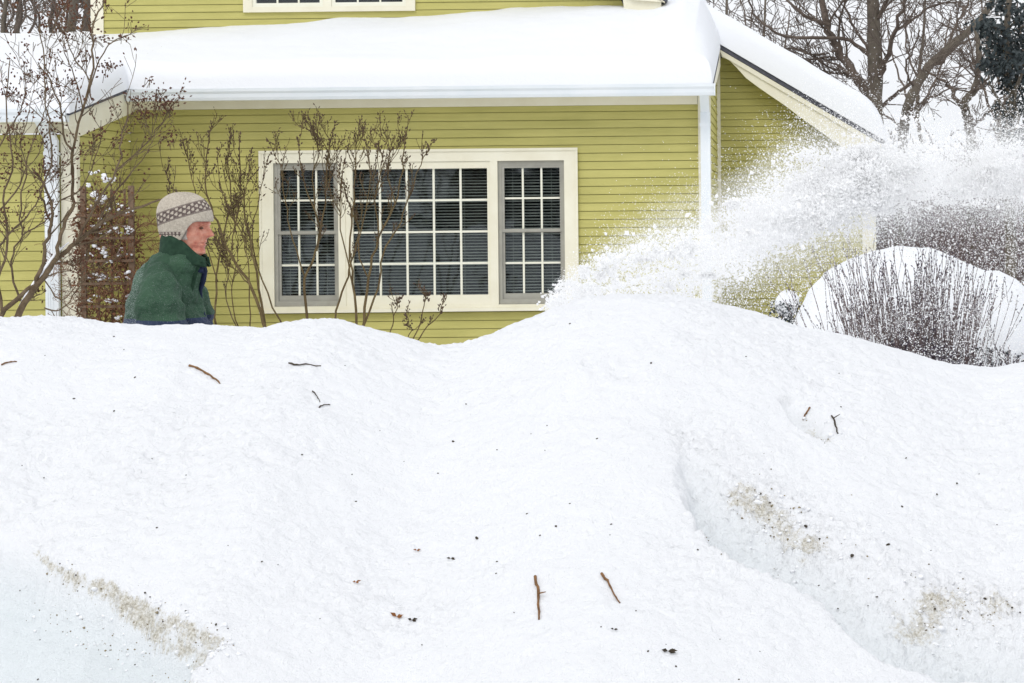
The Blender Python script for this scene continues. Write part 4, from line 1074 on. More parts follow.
# trees across the street (they mirror in the window panes)
for k, (x, y) in enumerate(((-9, -24), (-4, -30), (1, -22), (5, -34), (-14, -33), (11, -28))):
    g = random.Random(300+k); tk = MB(); cr = MB(); tips = []
    tk.tube([(0, 0, 0), (.1, 0, 2), (0, .1, 5), (.2, 0, 9)], [.35, .28, .2, .08], 8)
    for q in range(10):
        a = g.uniform(0, 2*PI); grow(cr, tips, (0, 0, 2+q*.65), (math.cos(a), math.sin(a), .7), 3.4, .10, 3, g, up=.2, n=4, rmin=.015, kids=(3, 4))
    t = thing('bare_tree', 'bare tree standing across the street behind the camera', 'tree', (x, y, 0), 'trees across the street')
    tk.build('trunk', M['treebark'], t, True); cr.build('crown', M['treetwig'], t)
hed = MB(); g = random.Random(5)  # unseen hedge, added to give the panes something dark to mirror
for k in range(9000):
    x = g.uniform(-30, 22); h = 2.6+1.3*math.sin(x*.6)+.8*math.sin(x*1.7)
    hed.leaf((x, -36+g.gauss(0, .5), g.uniform(0, max(h, .8))), (g.gauss(0, 1), g.gauss(0, 1), g.gauss(0, 1)), (g.gauss(0, 1), 1, g.gauss(0, 1)), .5, .17)
tag(hed.build('mirror_hedge', M['evergreen']), 'unseen dark evergreen hedge added across the street for the panes to mirror', kind='stuff')

# ================================================================== THE MAN BEHIND THE BANK
MX0, MY0 = U(179, 225, 10.7).x, 10.7
S_ = F/10.7
def lx(px, py=240): return U(px, py, 10.7).x-MX0
def lz(px, py): return U(px, py, 10.7).z
def remesh(o, vox, smooth=True, it=0):
    md = o.modifiers.new('remesh', 'REMESH'); md.mode = 'VOXEL'; md.voxel_size = vox; md.use_smooth_shade = smooth
    if it:
        s = o.modifiers.new('smooth', 'SMOOTH'); s.iterations = it; s.factor = .5
man = thing('person', 'person in a green winter jacket and patterned knit cap walking behind the snowbank', 'person', (MX0, MY0, 0))
def ell(cx, cy, z, rx, ry, n=28, pw=2.0, tilt=0):
    r = []
    for k in range(n):
        a = 2*PI*k/n; c, s = math.cos(a), math.sin(a)
        x = math.copysign(abs(c)**(2/pw), c)*rx; y = math.copysign(abs(s)**(2/pw), s)*ry
        r.append((cx+x, cy+y, z+tilt*x))
    return r
# --- head: profile (front x, back x, half width) by height
HP = [(1.380,.050,-.055,.058),(1.395,.058,-.058,.060),(1.408,.086,-.060,.060),(1.415,.100,-.062,.060),(1.214,.1095,-.064,.062),(1.434,.111,-.067,.065),(1.443,.1065,-.070,.067),
      (1.450,.1105,-.072,.069),(1.457,.1175,-.074,.070),(1.4615,.1125,-.075,.071),(1.466,.1185,-.076,.072),(1.473,.1165,-.078,.073),(1.480,.1170,-.080,.074),(1.487,.118,-.081,.075),
      (1.500,.119,-.083,.0755),(1.515,.120,-.085,.0755),(1.530,.123,-.086,.076),(1.540,.130,-.087,.0765),(1.555,.133,-.087,.0765),(1.580,.130,-.087,.076),(1.610,.115,-.083,.073),(1.640,.085,-.070,.063),(1.660,.045,-.045,.045),(1.668,.01,-.02,.02)]
hz = np.array([h[0] for h in HP]); hf = np.array([h[1] for h in HP]); hb_ = np.array([h[2] for h in HP]); hw = np.array([h[3] for h in HP])
body = MB(); rings = []
for z in np.linspace(1.380, 1.668, 84):
    f, b, wd = np.interp(z, hz, hf), np.interp(z, hz, hb_), np.interp(z, hz, hw)
    ring = []; NN = 96
    for k in range(NN):
        a = 2*PI*k/NN; c, s = math.cos(a), math.sin(a)
        pw = 2.25 if c > 0 else 2.0
        cx = (f+b)/2; rx = (f-b)/2
        x = cx+math.copysign(abs(c)**(2/pw), c)*rx; y = math.copysign(abs(s)**(2/pw), s)*wd
        # face: the cheeks fall away from the profile line
        if c > 0: x -= .016*sstep(.012, .05, abs(y))*c*math.exp(-((z-1.49)/.07)**2)
        # nose
        nz = max(0, 1-abs(z-1.494)/.012) if z < 1.494 else max(0, 1-(z-1.494)/.045)
        nw = .010+.007*math.exp(-((z-1.492)/.010)**2)
        if c > 0: x += .034*(nz**.75)*math.exp(-(y/nw)**2)
        # eye sockets
        if c > 0: x -= .015*math.exp(-((z-1.527)/.010)**2)*math.exp(-((abs(y)-.031)/.015)**2)
        # brow and cheekbone
        if c > 0: x += .008*math.exp(-((z-1.543)/.006)**2)*math.exp(-((abs(y)-.028)/.022)**2)
        if c > -.2: y += math.copysign(.004*math.exp(-((z-1.498)/.014)**2)*math.exp(-((x-.075)/.03)**2), y)
        # smile fold from nose to mouth corner
        t = (1.497-z)/.045
        if 0 < t < 1 and c > 0:
            yy = .018+.018*t; x -= .006*math.exp(-((abs(y)-yy)/.004)**2)
        # lips opening
        if c > 0: x -= .011*math.exp(-((z-1.4615)/.0032)**2)*sstep(.038, .026, abs(y))
        # hollow under cheek
        if c > 0: y -= math.copysign(.004*math.exp(-((z-1.455)/.02)**2)*math.exp(-((x-.055)/.03)**2), y)
        ring.append((x, y, z))
    rings.append(ring)
body.loft(rings)
for s in (-1, 1):
    er = []
    for k in range(9):
        t = k/8; er.append(ell(.006+.004*math.sin(t*3), s*(.068+.006*math.sin(t*PI)), 1.478+.062*t, .017*math.sin(.3+t*2.5)+.004, .007, 12))
    body.loft(er)
# neck, torso, arms, legs: one skin
body.tube([(-.02, 0, 1.46), (-.03, 0, 1.38), (-.06, 0, 1.31), (-.07, 0, 1.2)], [.06, .057, .07, .10], 20)
tors = [(1.32,-.06,.06,.10),(1.27,-.065,.08,.125),(1.18,-.065,.10,.128),(1.08,-.065,.105,.13),(.98,-.065,.105,.14),(.88,-.06,.12,.17),(.80,-.05,.11,.17)]
body.loft([ell(cx, 0, z, rx, ry, 28, 2.3) for z, cx, rx, ry in tors])
for s in (-1, 1):
    body.tube([(-.06, s*.11, 1.27), (-.045, s*.18, 1.25), (-.03, s*.225, 1.16), (-.012, s*.24, 1.03), (.10, s*.225, 1.01), (.24, s*.20, 1.00), (.30, s*.19, 1.0)], [.06, .058, .05, .043, .040, .030, .027], 16)
    # hand: palm, four unequal bent fingers, thumb at the side of the palm
    pc_ = Vector((.34, s*.19, .995))
    body.tube([(.29, s*.19, 1.0), (.33, s*.19, .998), (.385, s*.19, .99)], [.027, .036, .034], 14)
    for q, (o_, ln) in enumerate(((-.028, .062), (-.010, .070), (.009, .066), (.027, .052))):
        a = Vector((.38, s*.19+o_, .995)); body.tube([a, a+Vector((ln*.5, 0, -.004)), a+Vector((ln*.75, 0, -.028)), a+Vector((ln*.5, 0, -.05)), a+Vector((ln*.25, 0, -.055))], [.0095, .009, .0085, .008, .007], 9)
    a = Vector((.335, s*.19-s*.03, .985)); body.tube([a, a+Vector((.03, -s*.018, -.012)), a+Vector((.055, -s*.006, -.035)), a+Vector((.06, s*.012, -.05))], [.012, .011, .010, .008], 9)
    fx = .17 if s < 0 else -.22
    body.tube([(-.05, s*.09, .86), (-.05+fx*.45, s*.10, .66), (-.05+fx*.7, s*.10, .48), (-.07+fx*.85, s*.10, .28), (-.09+fx, s*.10, .11)], [.10, .085, .062, .055, .04], 16)
    body.tube([(-.10+fx, s*.10, .06), (-.02+fx, s*.10, .055), (.08+fx, s*.10, .04), (.12+fx, s*.10, .035)], [.042, .042, .038, .028], 12)
m, nt, bs = newmat('skin'); M['skin'] = m
tc = nt.nodes.new('ShaderNodeTexCoord')
nz_ = noise(nt, 26, 4, .6)
nt.links.new(ramp(nt, nz_, [(.36, (.44, .13, .085)), (.5, (.56, .22, .145)), (.64, (.64, .31, .22))]), bs.inputs['Base Color'])
bs.inputs['Roughness'].default_value = .5; bs.inputs['Subsurface Weight'].default_value = .12; bs.inputs['Subsurface Scale'].default_value = .01
bs.inputs['Subsurface Radius'].default_value = (1, .3, .15)
bump(nt, bs, noise(nt, 160, 4, .6), .3, .002)
bo = body.build('body', M['skin'], man, True); remesh(bo, .0032, it=1)
# eyes, brows, grey sideburn hair
ew = mat('eye', (.55, .52, .48), rough=.2); ed_ = mat('eyebrow_hair', (.30, .26, .22), (.5, .46, .42), 90, .9)
for s in (-1, 1):
    e = MB(); cx, cy, cz = .1035, s*.031, 1.5265
    e.loft([[(cx+math.cos(a)*math.sin(ph)*.0085, cy+math.sin(a)*math.sin(ph)*.0085, cz-math.cos(ph)*.0042) for a in [q/12*2*PI for q in range(12)]] for ph in [PI*(k+.3)/8.6 for k in range(9)]])
    e.build('eye', mat('shaded_eye', (.12, .07, .05), rough=.2) if s < 0 else ew, man, True)  # near eyeball dark brown all over, its shade painted into the colour
    b_ = MB()
    for q in range(26):
        t = q/25; p = Vector((.127-.030*t*t-.004, s*(.012+.034*t), 1.5445+.004*math.sin(t*3)))
        b_.bud(p, (.5, s*.8, .15+.3*math.sin(q*5)), .010, .0016)
    b_.build('eyebrow', ed_, man)
gg = random.Random(4)
for s in (-1, 1):
    hr = MB()
    for q in range(150):
        p = Vector((gg.uniform(.030, .046), s*(.073+gg.uniform(-.001, .002)), gg.uniform(1.495, 1.53)))
        hr.bud(p, (gg.gauss(.1, .3), s*.15, -1), .022, .0016)
    hr.build('hair', ed_, man)
hr_done = 1
# --- knit cap with ear flaps
m, nt, bs = newmat('knit_cap'); M['cap'] = m
tc = nt.nodes.new('ShaderNodeTexCoord'); sx = nt.nodes.new('ShaderNodeSeparateXYZ'); nt.links.new(tc.outputs['Object'], sx.inputs[0])
def mth(op, a, b=None, c=None):
    n = nt.nodes.new('ShaderNodeMath'); n.operation = op
    for i, v in enumerate((a, b, c)):
        if v is None: continue
        if isinstance(v, (int, float)): n.inputs[i].default_value = v
        else: nt.links.new(v, n.inputs[i])
    return n.outputs[0]
# height measured square to the tilted band (front of the cap rides higher)
hgt = mth('MULTIPLY_ADD', sx.outputs['X'], -.30, sx.outputs['Z'])
ang_ = mth('ARCTAN2', sx.outputs['Y'], mth('SUBTRACT', sx.outputs['X'], .026))
def band(lo, hi): return mth('MULTIPLY', mth('GREATER_THAN', hgt, lo), mth('LESS_THAN', hgt, hi))
b1 = band(1.568, 1.612)
wv = mth('SINE', mth('MULTIPLY', ang_, 17.0)); hh = mth('SINE', mth('MULTIPLY', mth('SUBTRACT', hgt, 1.568), 2*PI/.022))
zig = mth('SINE', mth('MULTIPLY', ang_, 34.0))
motif = mth('GREATER_THAN', mth('ADD', mth('MULTIPLY', wv, hh), mth('MULTIPLY', zig, .45)), -.15)
edge1 = mth('ADD', band(1.562, 1.570), band(1.610, 1.617))
b2 = mth('MULTIPLY', mth('MULTIPLY', mth('GREATER_THAN', sx.outputs['Z'], 1.494), mth('LESS_THAN', sx.outputs['Z'], 1.513)), mth('LESS_THAN', sx.outputs['X'], .030))
m2 = mth('GREATER_THAN', mth('ADD', zig, mth('SINE', mth('MULTIPLY', sx.outputs['Z'], 2*PI/.010))), -.4)
dk_ = mth('MINIMUM', mth('ADD', mth('ADD', mth('MULTIPLY', b1, motif), mth('MULTIPLY', edge1, .75)), mth('MULTIPLY', b2, m2)), 1.0)
nn = noise(nt, 120, 4, .7)
cb = ramp(nt, nn, [(.3, (.42, .36, .29)), (.7, (.68, .62, .52))]); cd = ramp(nt, nn, [(.3, (.055, .04, .04)), (.7, (.19, .14, .13))])
mx = nt.nodes.new('ShaderNodeMix'); mx.data_type = 'RGBA'; nt.links.new(mth('MULTIPLY', dk_, .92), mx.inputs['Factor']); nt.links.new(cb, mx.inputs[6]); nt.links.new(cd, mx.inputs[7])
nt.links.new(mx.outputs[2], bs.inputs['Base Color']); bs.inputs['Roughness'].default_value = .95; bs.inputs['Specular IOR Level'].default_value = .1
kn = mth('ADD', mth('SINE', mth('MULTIPLY', ang_, 110)), mth('SINE', mth('MULTIPLY', sx.outputs['Z'], 2*PI/.0055)))
bump(nt, bs, mth('ADD', kn, mth('MULTIPLY', nn, 2.0)), .6, .0015)
cap = MB(); rings = []; NA = 72; NS = 34
for k in range(NS):
    s = k/(NS-1); ring = []
    for q in range(NA):
        a = 2*PI*q/NA; c = math.cos(a); fr = max(c, 0)
        flap = math.exp(-((abs(abs(a if a <= PI else 2*PI-a)-1.82))/.38)**2)
        zb = 1.510+.047*sstep(-.1, .55, c)-.010*(c < 0)*abs(c)
        zb = zb-.052*flap
        z = zb+(1.675-zb)*(1-(1-s)**1.25)
        u = np.clip((z-1.562)/(1.675-1.562), 0, 1); rr = (1-u**2.5)**(1/2.15)
        if z < 1.56: rr *= 1-.10*(1.56-z)/.06
        rx, ry = .1115, .088
        w_ = 1+.012*math.sin(a*9+z*40)
        x = .026+c*rx*rr*w_-.010*u; y = math.sin(a)*ry*rr*w_
        if k == 0: x *= .985; y *= .985
        ring.append((x, y, z))
    rings.append(ring)
cap.loft(rings, cap=False)
cz_ = MB()
co_ = cap.build('knit_cap', M['cap'], man, True)
sd = co_.modifiers.new('solid', 'SOLIDIFY'); sd.thickness = .009; sd.offset = 1; co_.modifiers.new('sub', 'SUBSURF').render_levels = 1
# --- jacket
m, nt, bs = newmat('green_jacket'); M['jacket'] = m
tc = nt.nodes.new('ShaderNodeTexCoord'); sx = nt.nodes.new('ShaderNodeSeparateXYZ'); nt.links.new(tc.outputs['Object'], sx.inputs[0])
na = noise(nt, 9, 5, .6); nb = noise(nt, 210, 3, .7)
cg = ramp(nt, mth('ADD', mth('MULTIPLY', na, .6), mth('MULTIPLY', nb, .4)), [(.3, (.007, .036, .017)), (.72, (.036, .100, .050))])
blue = mth('LESS_THAN', mth('ADD', sx.outputs['Z'], mth('MULTIPLY', na, .012)), 1.152)
mx = nt.nodes.new('ShaderNodeMix'); mx.data_type = 'RGBA'; nt.links.new(blue, mx.inputs['Factor']); nt.links.new(cg, mx.inputs[6]); mx.inputs[7].default_value = (.012, .026, .07, 1)
# blown snow dust clinging to back and shoulders
dst = mth('MULTIPLY', mth('GREATER_THAN', noise(nt, 330, 2, .8), .655), mth('GREATER_THAN', noise(nt, 12, 4, .7), .44))
dst2 = mth('MULTIPLY', mth('LESS_THAN', sx.outputs['X'], -.13), mth('GREATER_THAN', noise(nt, 260, 3, .85), .55))
mx2 = nt.nodes.new('ShaderNodeMix'); mx2.data_type = 'RGBA'; nt.links.new(mth('MULTIPLY', mth('MAXIMUM', dst, dst2), .4), mx2.inputs['Factor'])
nt.links.new(mx.outputs[2], mx2.inputs[6]); mx2.inputs[7].default_value = (.62, .68, .68, 1)
nt.links.new(mx2.outputs[2], bs.inputs['Base Color']); bs.inputs['Roughness'].default_value = .75
bump(nt, bs, noise(nt, 22, 5, .55, sc3=(1, 1, 1.8)), .8, .016, bump(nt, bs, nb, .25, .002))
JK = [(1.435,.070,-.080,.080),(1.402,.080,-.116,.110),(1.375,.088,-.146,.140),(1.345,.090,-.168,.150),(1.31,.090,-.186,.158),(1.263,.082,-.205,.160),(1.20,.090,-.222,.158),(1.134,.112,-.236,.16),(1.05,.128,-.245,.17),(.95,.13,-.24,.245),(.86,.125,-.23,.25),(.82,.12,-.225,.245)]
jz = [j[0] for j in JK][::-1]
jk = MB(); rings = []
for z in np.linspace(.82, 1.435, 50):
    f = np.interp(z, jz, [j[1] for j in JK][::-1]); b = np.interp(z, jz, [j[2] for j in JK][::-1]); wd = np.interp(z, jz, [j[3] for j in JK][::-1])
    ring = []
    for k in range(56):
        a = 2*PI*k/56; c, s = math.cos(a), math.sin(a)
        puff = 1+.032*math.sin(z*58+2*math.sin(a*2))+.015*math.sin(a*7+z*11)
        ring.append(((f+b)/2+math.copysign(abs(c)**.85, c)*(f-b)/2*puff, math.copysign(abs(s)**.85, s)*wd*puff*.92, z))
    rings.append(ring)
jk.loft(rings)
for s in (-1, 1):
    pth = [Vector(p) for p in [(-.055, s*.10, 1.345), (-.050, s*.155, 1.315), (-.036, s*.208, 1.262), (-.026, s*.242, 1.19), (-.018, s*.252, 1.12), (-.005, s*.25, 1.05), (.05, s*.255, 1.015), (.13, s*.24, 1.005), (.22, s*.215, 1.0), (.285, s*.20, .998)]]
    rd = [.045, .072, .092, .102, .104, .096, .085, .075, .066, .05]
    P2_, R2_ = [], []
    for i in range(len(pth)-1):
        for q in range(5):
            t = q/5; P2_.append(pth[i].lerp(pth[i+1], t)); R2_.append((rd[i]*(1-t)+rd[i+1]*t)*(1+.055*math.sin((i*5+q)*1.05+s)))
    P2_.append(pth[-1]); R2_.append(rd[-1]); jk.tube(P2_, R2_, 26)
jo = jk.build('jacket', M['jacket'], man, True); remesh(jo, .0065, it=2)
tx = bpy.data.textures.new('crease', 'CLOUDS'); tx.noise_scale = .085; tx.noise_depth = 3
dm = jo.modifiers.new('crease', 'DISPLACE'); dm.texture = tx; dm.strength = .038; dm.mid_level = .5
# standing collar, open at the throat, dark blue lining
def collar(name, mat_, r0, zlo, zhi, grow_=0, th=.012):
    c_ = MB(); rings = []; N = 44
    for k in range(7):
        t = k/6; ring = []
        for q in range(N+1):
            a = .42+(2*PI-.84)*q/N; c, s = math.cos(a), math.sin(a)
            fr = sstep(.2, 1, c)
            zt = zhi-.050*sstep(-.9, .9, c)-.06*fr; z = zlo+(zt-zlo)*t-.02*fr*(1-t)
            x = .010+c*(.092+grow_+.030*fr)*(1-.10*t)+.004*t; y = s*(.088+grow_)*(1-.12*t)
            ring.append((x, y, z))
        rings.append(ring)
    b = 0; n = N+1
    for r in rings: c_.v += r
    for i in range(6):
        for q in range(N): c_.f.append((i*n+q, i*n+q+1, (i+1)*n+q+1, (i+1)*n+q))
    o = c_.build(name, mat_, man, True); sd = o.modifiers.new('s', 'SOLIDIFY'); sd.thickness = th; sd.offset = 0; return o
M['jplain'] = mat('collar_cloth', (.008, .030, .016), (.024, .060, .034), 40, .85, .5, .003, 90)
M['lining'] = mat('blue_lining', (.005, .010, .032), (.012, .022, .06), 40, .8)
collar('collar', M['jplain'], .1, 1.380, 1.508, .002)
collar('collar_lining', M['lining'], .1, 1.355, 1.478, -.010, .006)
# turned-out collar point and open front placket
cf = MB()
for s in (-1, 1):
    cf.loft([[(.050, s*.075, 1.215), (.062, s*.078, 1.21), (.062, s*.05, 1.43), (.05, s*.05, 1.43)], [(.095, s*.060, 1.392), (.105, s*.062, 1.385), (.105, s*.035, 1.392), (.092, s*.035, 1.40)], [(.118, s*.035, 1.372), (.127, s*.036, 1.366), (.125, s*.02, 1.366), (.115, s*.02, 1.374)]])
cf.build('collar_point', M['jplain'], man)
pk = MB(); pk.tube([(.094, .005, 1.375), (.106, .0, 1.345), (.100, 0, 1.305), (.088, 0, 1.26), (.090, 0, 1.20), (.108, 0, 1.13), (.122, 0, 1.0), (.122, 0, .84)], [.012, .014, .014, .009, .008, .008, .008, .008], 10)
pk.build('placket', M['lining'], man, True)
# trousers and boots (hidden behind the bank)
tr_ = MB()
tr_.loft([ell(-.055, 0, z, rx, ry, 24, 2.3) for z, rx, ry in ((.74, .135, .19), (.84, .14, .195), (.93, .135, .19))])
bt = MB()
for s in (-1, 1):
    fx = .17 if s < 0 else -.22
    tr_.tube([(-.05, s*.09, .84), (-.05+fx*.45, s*.10, .66), (-.05+fx*.7, s*.10, .48), (-.07+fx*.85, s*.10, .28), (-.09+fx, s*.10, .14)], [.125, .11, .09, .08, .075], 18)
trm = mat('dark_trousers', (.03, .035, .05), (.06, .065, .085), 12, .85, .5, .01, 20)
to = tr_.build('trousers', trm, man, True); remesh(to, .012, it=2)
bm_ = mat('winter_boot', (.03, .022, .018), (.06, .045, .035), 20, .6)
gm_ = mat('work_glove', (.05, .04, .03), (.10, .08, .06), 20, .8)
for s in (-1, 1):
    fx = .17 if s < 0 else -.22
    b_ = MB(); b_.loft([ell(-.02+fx+o_, s*.10, z, rx, ry, 20, 2.5) for z, o_, rx, ry in ((.0, .0, .15, .052), (.03, 0, .152, .055), (.07, -.005, .14, .052), (.10, -.045, .095, .052), (.15, -.07, .066, .056), (.22, -.07, .066, .06))])
    b_.build('boot', bm_, man, True)
    gl_ = MB(); gl_.tube([(.27, s*.192, 1.0), (.33, s*.19, .998), (.39, s*.19, .99)], [.036, .042, .040], 14)
    for q, (o_, ln) in enumerate(((-.028, .066), (-.010, .074), (.009, .070), (.027, .056))):
        a = Vector((.38, s*.19+o_, .995)); gl_.tube([a, a+Vector((ln*.5, 0, -.004)), a+Vector((ln*.75, 0, -.028)), a+Vector((ln*.5, 0, -.052)), a+Vector((ln*.2, 0, -.057))], [.0125, .012, .0115, .011, .009], 9)
    a = Vector((.335, s*.19-s*.03, .985)); gl_.tube([a, a+Vector((.03, -s*.018, -.012)), a+Vector((.055, -s*.006, -.035)), a+Vector((.06, s*.012, -.05))], [.015, .014, .013, .011], 9)
    go = gl_.build('glove', gm_, man, True); remesh(go, .004, it=1)

# ================================================================== SNOW THROWN UP BY THE BLOWER
nrs = np.random.default_rng(12)
# centre line and half-height of the jet in the picture; it drifts away from the street
pcx = np.array([545, 560, 580, 610, 650, 700, 750, 800, 850, 900, 950, 1000, 1040, 1080, 1140])
pcy = np.array([306, 298, 289, 277, 262, 252, 228, 203, 188, 180, 172, 172, 178, 188, 205])
phh = np.array([4, 9, 16, 25, 31, 34, 33, 38, 38, 31, 28, 28, 30, 30, 28])
def pd(px): return 11.2+(px-545)/500*4.6
def world(px, py, D):
    dx, dy = px-CX, py-CY
    u = dx*CR-dy*SR; v = dx*SR+dy*CR
    return np.stack([u*D/F, D, EYE-v*D/F], -1)
def dens(W, s, seed):
    # streaks drawn out along the direction of flight
    a = W[:, 0]*.88+W[:, 2]*.30+W[:, 1]*.35; b = -W[:, 0]*.32+W[:, 2]*.94
    return fbm(np.stack([a*.42, W[:, 1], b*1.25], -1), s, seed, 4, .6)
def sample(n, mode):
    if mode == 'core':
        px = 548+(1130-548)*nrs.random(n)**.95
        py = np.interp(px, pcx, pcy)+np.interp(px, pcx, phh)*nrs.normal(0, .55, n)
        D = pd(px)+nrs.normal(0, .28, n)
    elif mode == 'mist':
        px = 545+(1130-545)*nrs.random(n)**.8
        h = np.interp(px, pcx, phh); py = np.interp(px, pcx, pcy)+h*.1+h*nrs.normal(0, 1.15, n)-np.abs(nrs.normal(0, 1, n))*22*np.exp(-((px-820)/80)**2)
        D = pd(px)+nrs.normal(0, .45, n)
    else:  # falling curtain under and thin spray above the jet
        px = 560+(1130-560)*nrs.random(n)**.75
        c = np.interp(px, pcx, pcy); h = np.interp(px, pcx, phh)
        dn = nrs.random(n) < .84
        low = np.clip(370-c, 10, 400)*sstep(540, 800, px)+30
        py = np.where(dn, c+h*.4+low*nrs.random(n)**1.35, c-h*.5-np.abs(nrs.normal(0, 1, n))*(10+34*np.exp(-((px-830)/60)**2)+14*(px > 880)))
        D = pd(px)+nrs.normal(0, .6, n)
    return px, py, D
OCT = np.array([[1,0,0],[-1,0,0],[0,1,0],[0,-1,0],[0,0,1],[0,0,-1]], float)
OF = np.array([[0,2,4],[2,1,4],[1,3,4],[3,0,4],[2,0,5],[1,2,5],[3,1,5],[0,3,5]])
TET = np.array([[1,1,1],[-1,-1,1],[-1,1,-1],[1,-1,-1]], float)/1.2
TF = np.array([[0,1,2],[0,3,1],[0,2,3],[1,3,2]])
def emit(W, R, shape):
    B, Fb = (OCT, OF) if shape == 'oct' else (TET, TF)
    n = len(W); q = nrs.normal(size=(n, 4)); q /= np.linalg.norm(q, axis=1, keepdims=True)
    w_, x, y, z = q.T
    Rm = np.stack([1-2*(y*y+z*z), 2*(x*y-z*w_), 2*(x*z+y*w_), 2*(x*y+z*w_), 1-2*(x*x+z*z), 2*(y*z-x*w_), 2*(x*z-y*w_), 2*(y*z+x*w_), 1-2*(x*x+y*y)], -1).reshape(n, 3, 3)
    k = len(B); sc_ = R[:, None, None]*nrs.uniform(.6, 1.25, (n, k, 1))
    V = np.einsum('nij,kj->nki', Rm, B)*sc_+W[:, None, :]
    Fc = (Fb[None]+(np.arange(n)*k)[:, None, None]).reshape(-1, 3)
    return V.reshape(-1, 3), Fc
Vs, Fs, off_ = [], [], 0
def add(W, R, shape):
    global off_
    V, Fc = emit(W, R, shape); Vs.append(V); Fs.append(Fc+off_); off_ += len(V)
def bank_clear(W):
    z = bank_base(W[:, 0], W[:, 1]); return (W[:, 2] > z+.01) | (W[:, 1] > 10.6)
def go(n, mode, rlo, rhi, s, seed, thr, shape, pw=2.5):
    px, py, D = sample(n, mode); W = world(px, py, D)
    d = dens(W, s, seed); keep = (d > thr+nrs.normal(0, .05, n)) & bank_clear(W) & (W[:, 2] > .12)
    keep &= nrs.random(n) < (.42+.58*sstep(600, 760, px) if mode == 'core' else 1.0)
    W, D = W[keep], D[keep]; m = len(W)
    R = (rlo+(rhi-rlo)*nrs.random(m)**pw)/F*D
    add(W, R, shape); return m
# radii in picture pixels
cnt = []
cnt.append(go(24000, 'core', 1.0, 3.6, 3.0, 5, .13, 'oct', 2.0))
cnt.append(go(70000, 'core', .45, 1.2, 3.2, 5, .05, 'oct', 1.5))
cnt.append(go(110000, 'mist', .2, .5, 2.2, 9, -.16, 'tet', 1.3))
cnt.append(go(120000, 'core', .2, .5, 2.0, 9, -.03, 'tet', 1.3))
cnt.append(go(105000, 'rain', .2, .7, 1.6, 15, -.2, 'tet', 2.2))
cnt.append(go(7000, 'rain', .7, 1.5, 1.6, 15, -.05, 'oct', 2.6))
# ragged clods: bunches of flakes hanging together in the densest part
px, py, D = sample(1900, 'core'); W0 = world(px, py, D); keep = (dens(W0, 2.2, 5) > .12) & (nrs.random(len(px)) < .25+.75*sstep(620, 760, px)); W0 = W0[keep]
px = px[keep]
for c, p in zip(W0, px):
    n_ = int(nrs.integers(40, 210)); s_ = nrs.uniform(.012, .045)*(1 if p > 660 else .5)
    st = np.array([nrs.uniform(1, 2.2), 1, nrs.uniform(.5, 1)])
    W = c+nrs.normal(size=(n_, 3))*s_*st; W = W[bank_clear(W)]; add(W, nrs.uniform(.0025, .010, len(W)), 'oct')
V = np.concatenate(Vs); Fc = np.concatenate(Fs)
tag(np_mesh('snow_spray', V, Fc, M['spray'], smooth=False), 'white plume of loose snow thrown through the air from behind the bank', kind='stuff')
print('spray faces', len(Fc), cnt)


# fine snow dust hanging in and under the jet: a soft volume with the plume's own shape
km = np.linspace(540, 1160, 26); Dm = pd(km); Wm = world(km, np.interp(km, pcx, pcy), Dm); hm = np.interp(km, pcx, phh)/F*Dm
mv = MB(); rings = []
for c_, h_ in zip(Wm, hm):
    rings.append([(c_[0], c_[1]+math.cos(a)*(.30+h_*1.6), max(c_[2]-.10*(c_[0] > -.4)+math.sin(a)*h_*2.6, .25)) for a in [q/20*2*PI for q in range(20)]])
mv.loft(rings)
m = bpy.data.materials.new('snow_mist'); m.use_nodes = True; nt = m.node_tree; M['mist'] = m
nt.nodes.remove(nt.nodes['Principled BSDF'])
pv = nt.nodes.new('ShaderNodeVolumePrincipled'); pv.inputs['Color'].default_value = (.99, .99, 1, 1); pv.inputs['Anisotropy'].default_value = .2
nt.links.new(pv.outputs[0], nt.nodes['Material Output'].inputs['Volume'])
tc = nt.nodes.new('ShaderNodeTexCoord'); sx = nt.nodes.new('ShaderNodeSeparateXYZ'); nt.links.new(tc.outputs['Object'], sx.inputs[0])
x0_, x1_ = Wm[0][0], Wm[-1][0]
un = mth('DIVIDE', mth('SUBTRACT', sx.outputs['X'], float(x0_)), float(x1_-x0_))
def curve(vals):
    r = nt.nodes.new('ShaderNodeValToRGB'); nt.links.new(un, r.inputs[0]); e = r.color_ramp.elements
    while len(e) < len(vals): e.new(.5)
    for k_, (p_, v_) in enumerate(vals): e[k_].position = p_; e[k_].color = (v_, v_, v_, 1)
    return r.outputs[0]
sel = range(0, 26, 2)
ps = [((Wm[k_][0]-x0_)/(x1_-x0_)) for k_ in sel]
zc = curve([(p_, float(Wm[k_][2])/3) for p_, k_ in zip(ps, sel)]); hc = curve([(p_, float(hm[k_])) for p_, k_ in zip(ps, sel)]); yc = curve([(p_, float(Wm[k_][1])/20) for p_, k_ in zip(ps, sel)])
dz_ = mth('DIVIDE', mth('SUBTRACT', sx.outputs['Z'], mth('MULTIPLY', zc, 3.0)), mth('MULTIPLY', hc, 2.3))
dy_ = mth('DIVIDE', mth('SUBTRACT', sx.outputs['Y'], mth('MULTIPLY', yc, 20.0)), mth('MULTIPLY_ADD', hc, 1.4, .25))
q_ = mth('SUBTRACT', 1.0, mth('ADD', mth('MULTIPLY', dz_, dz_), mth('MULTIPLY', dy_, dy_))); q_ = mth('MAXIMUM', q_, 0.0)
nzv = noise(nt, 3.4, 4, .6); nf = mth('MAXIMUM', mth('MULTIPLY_ADD', nzv, 3.0, -1.1), 0.0)
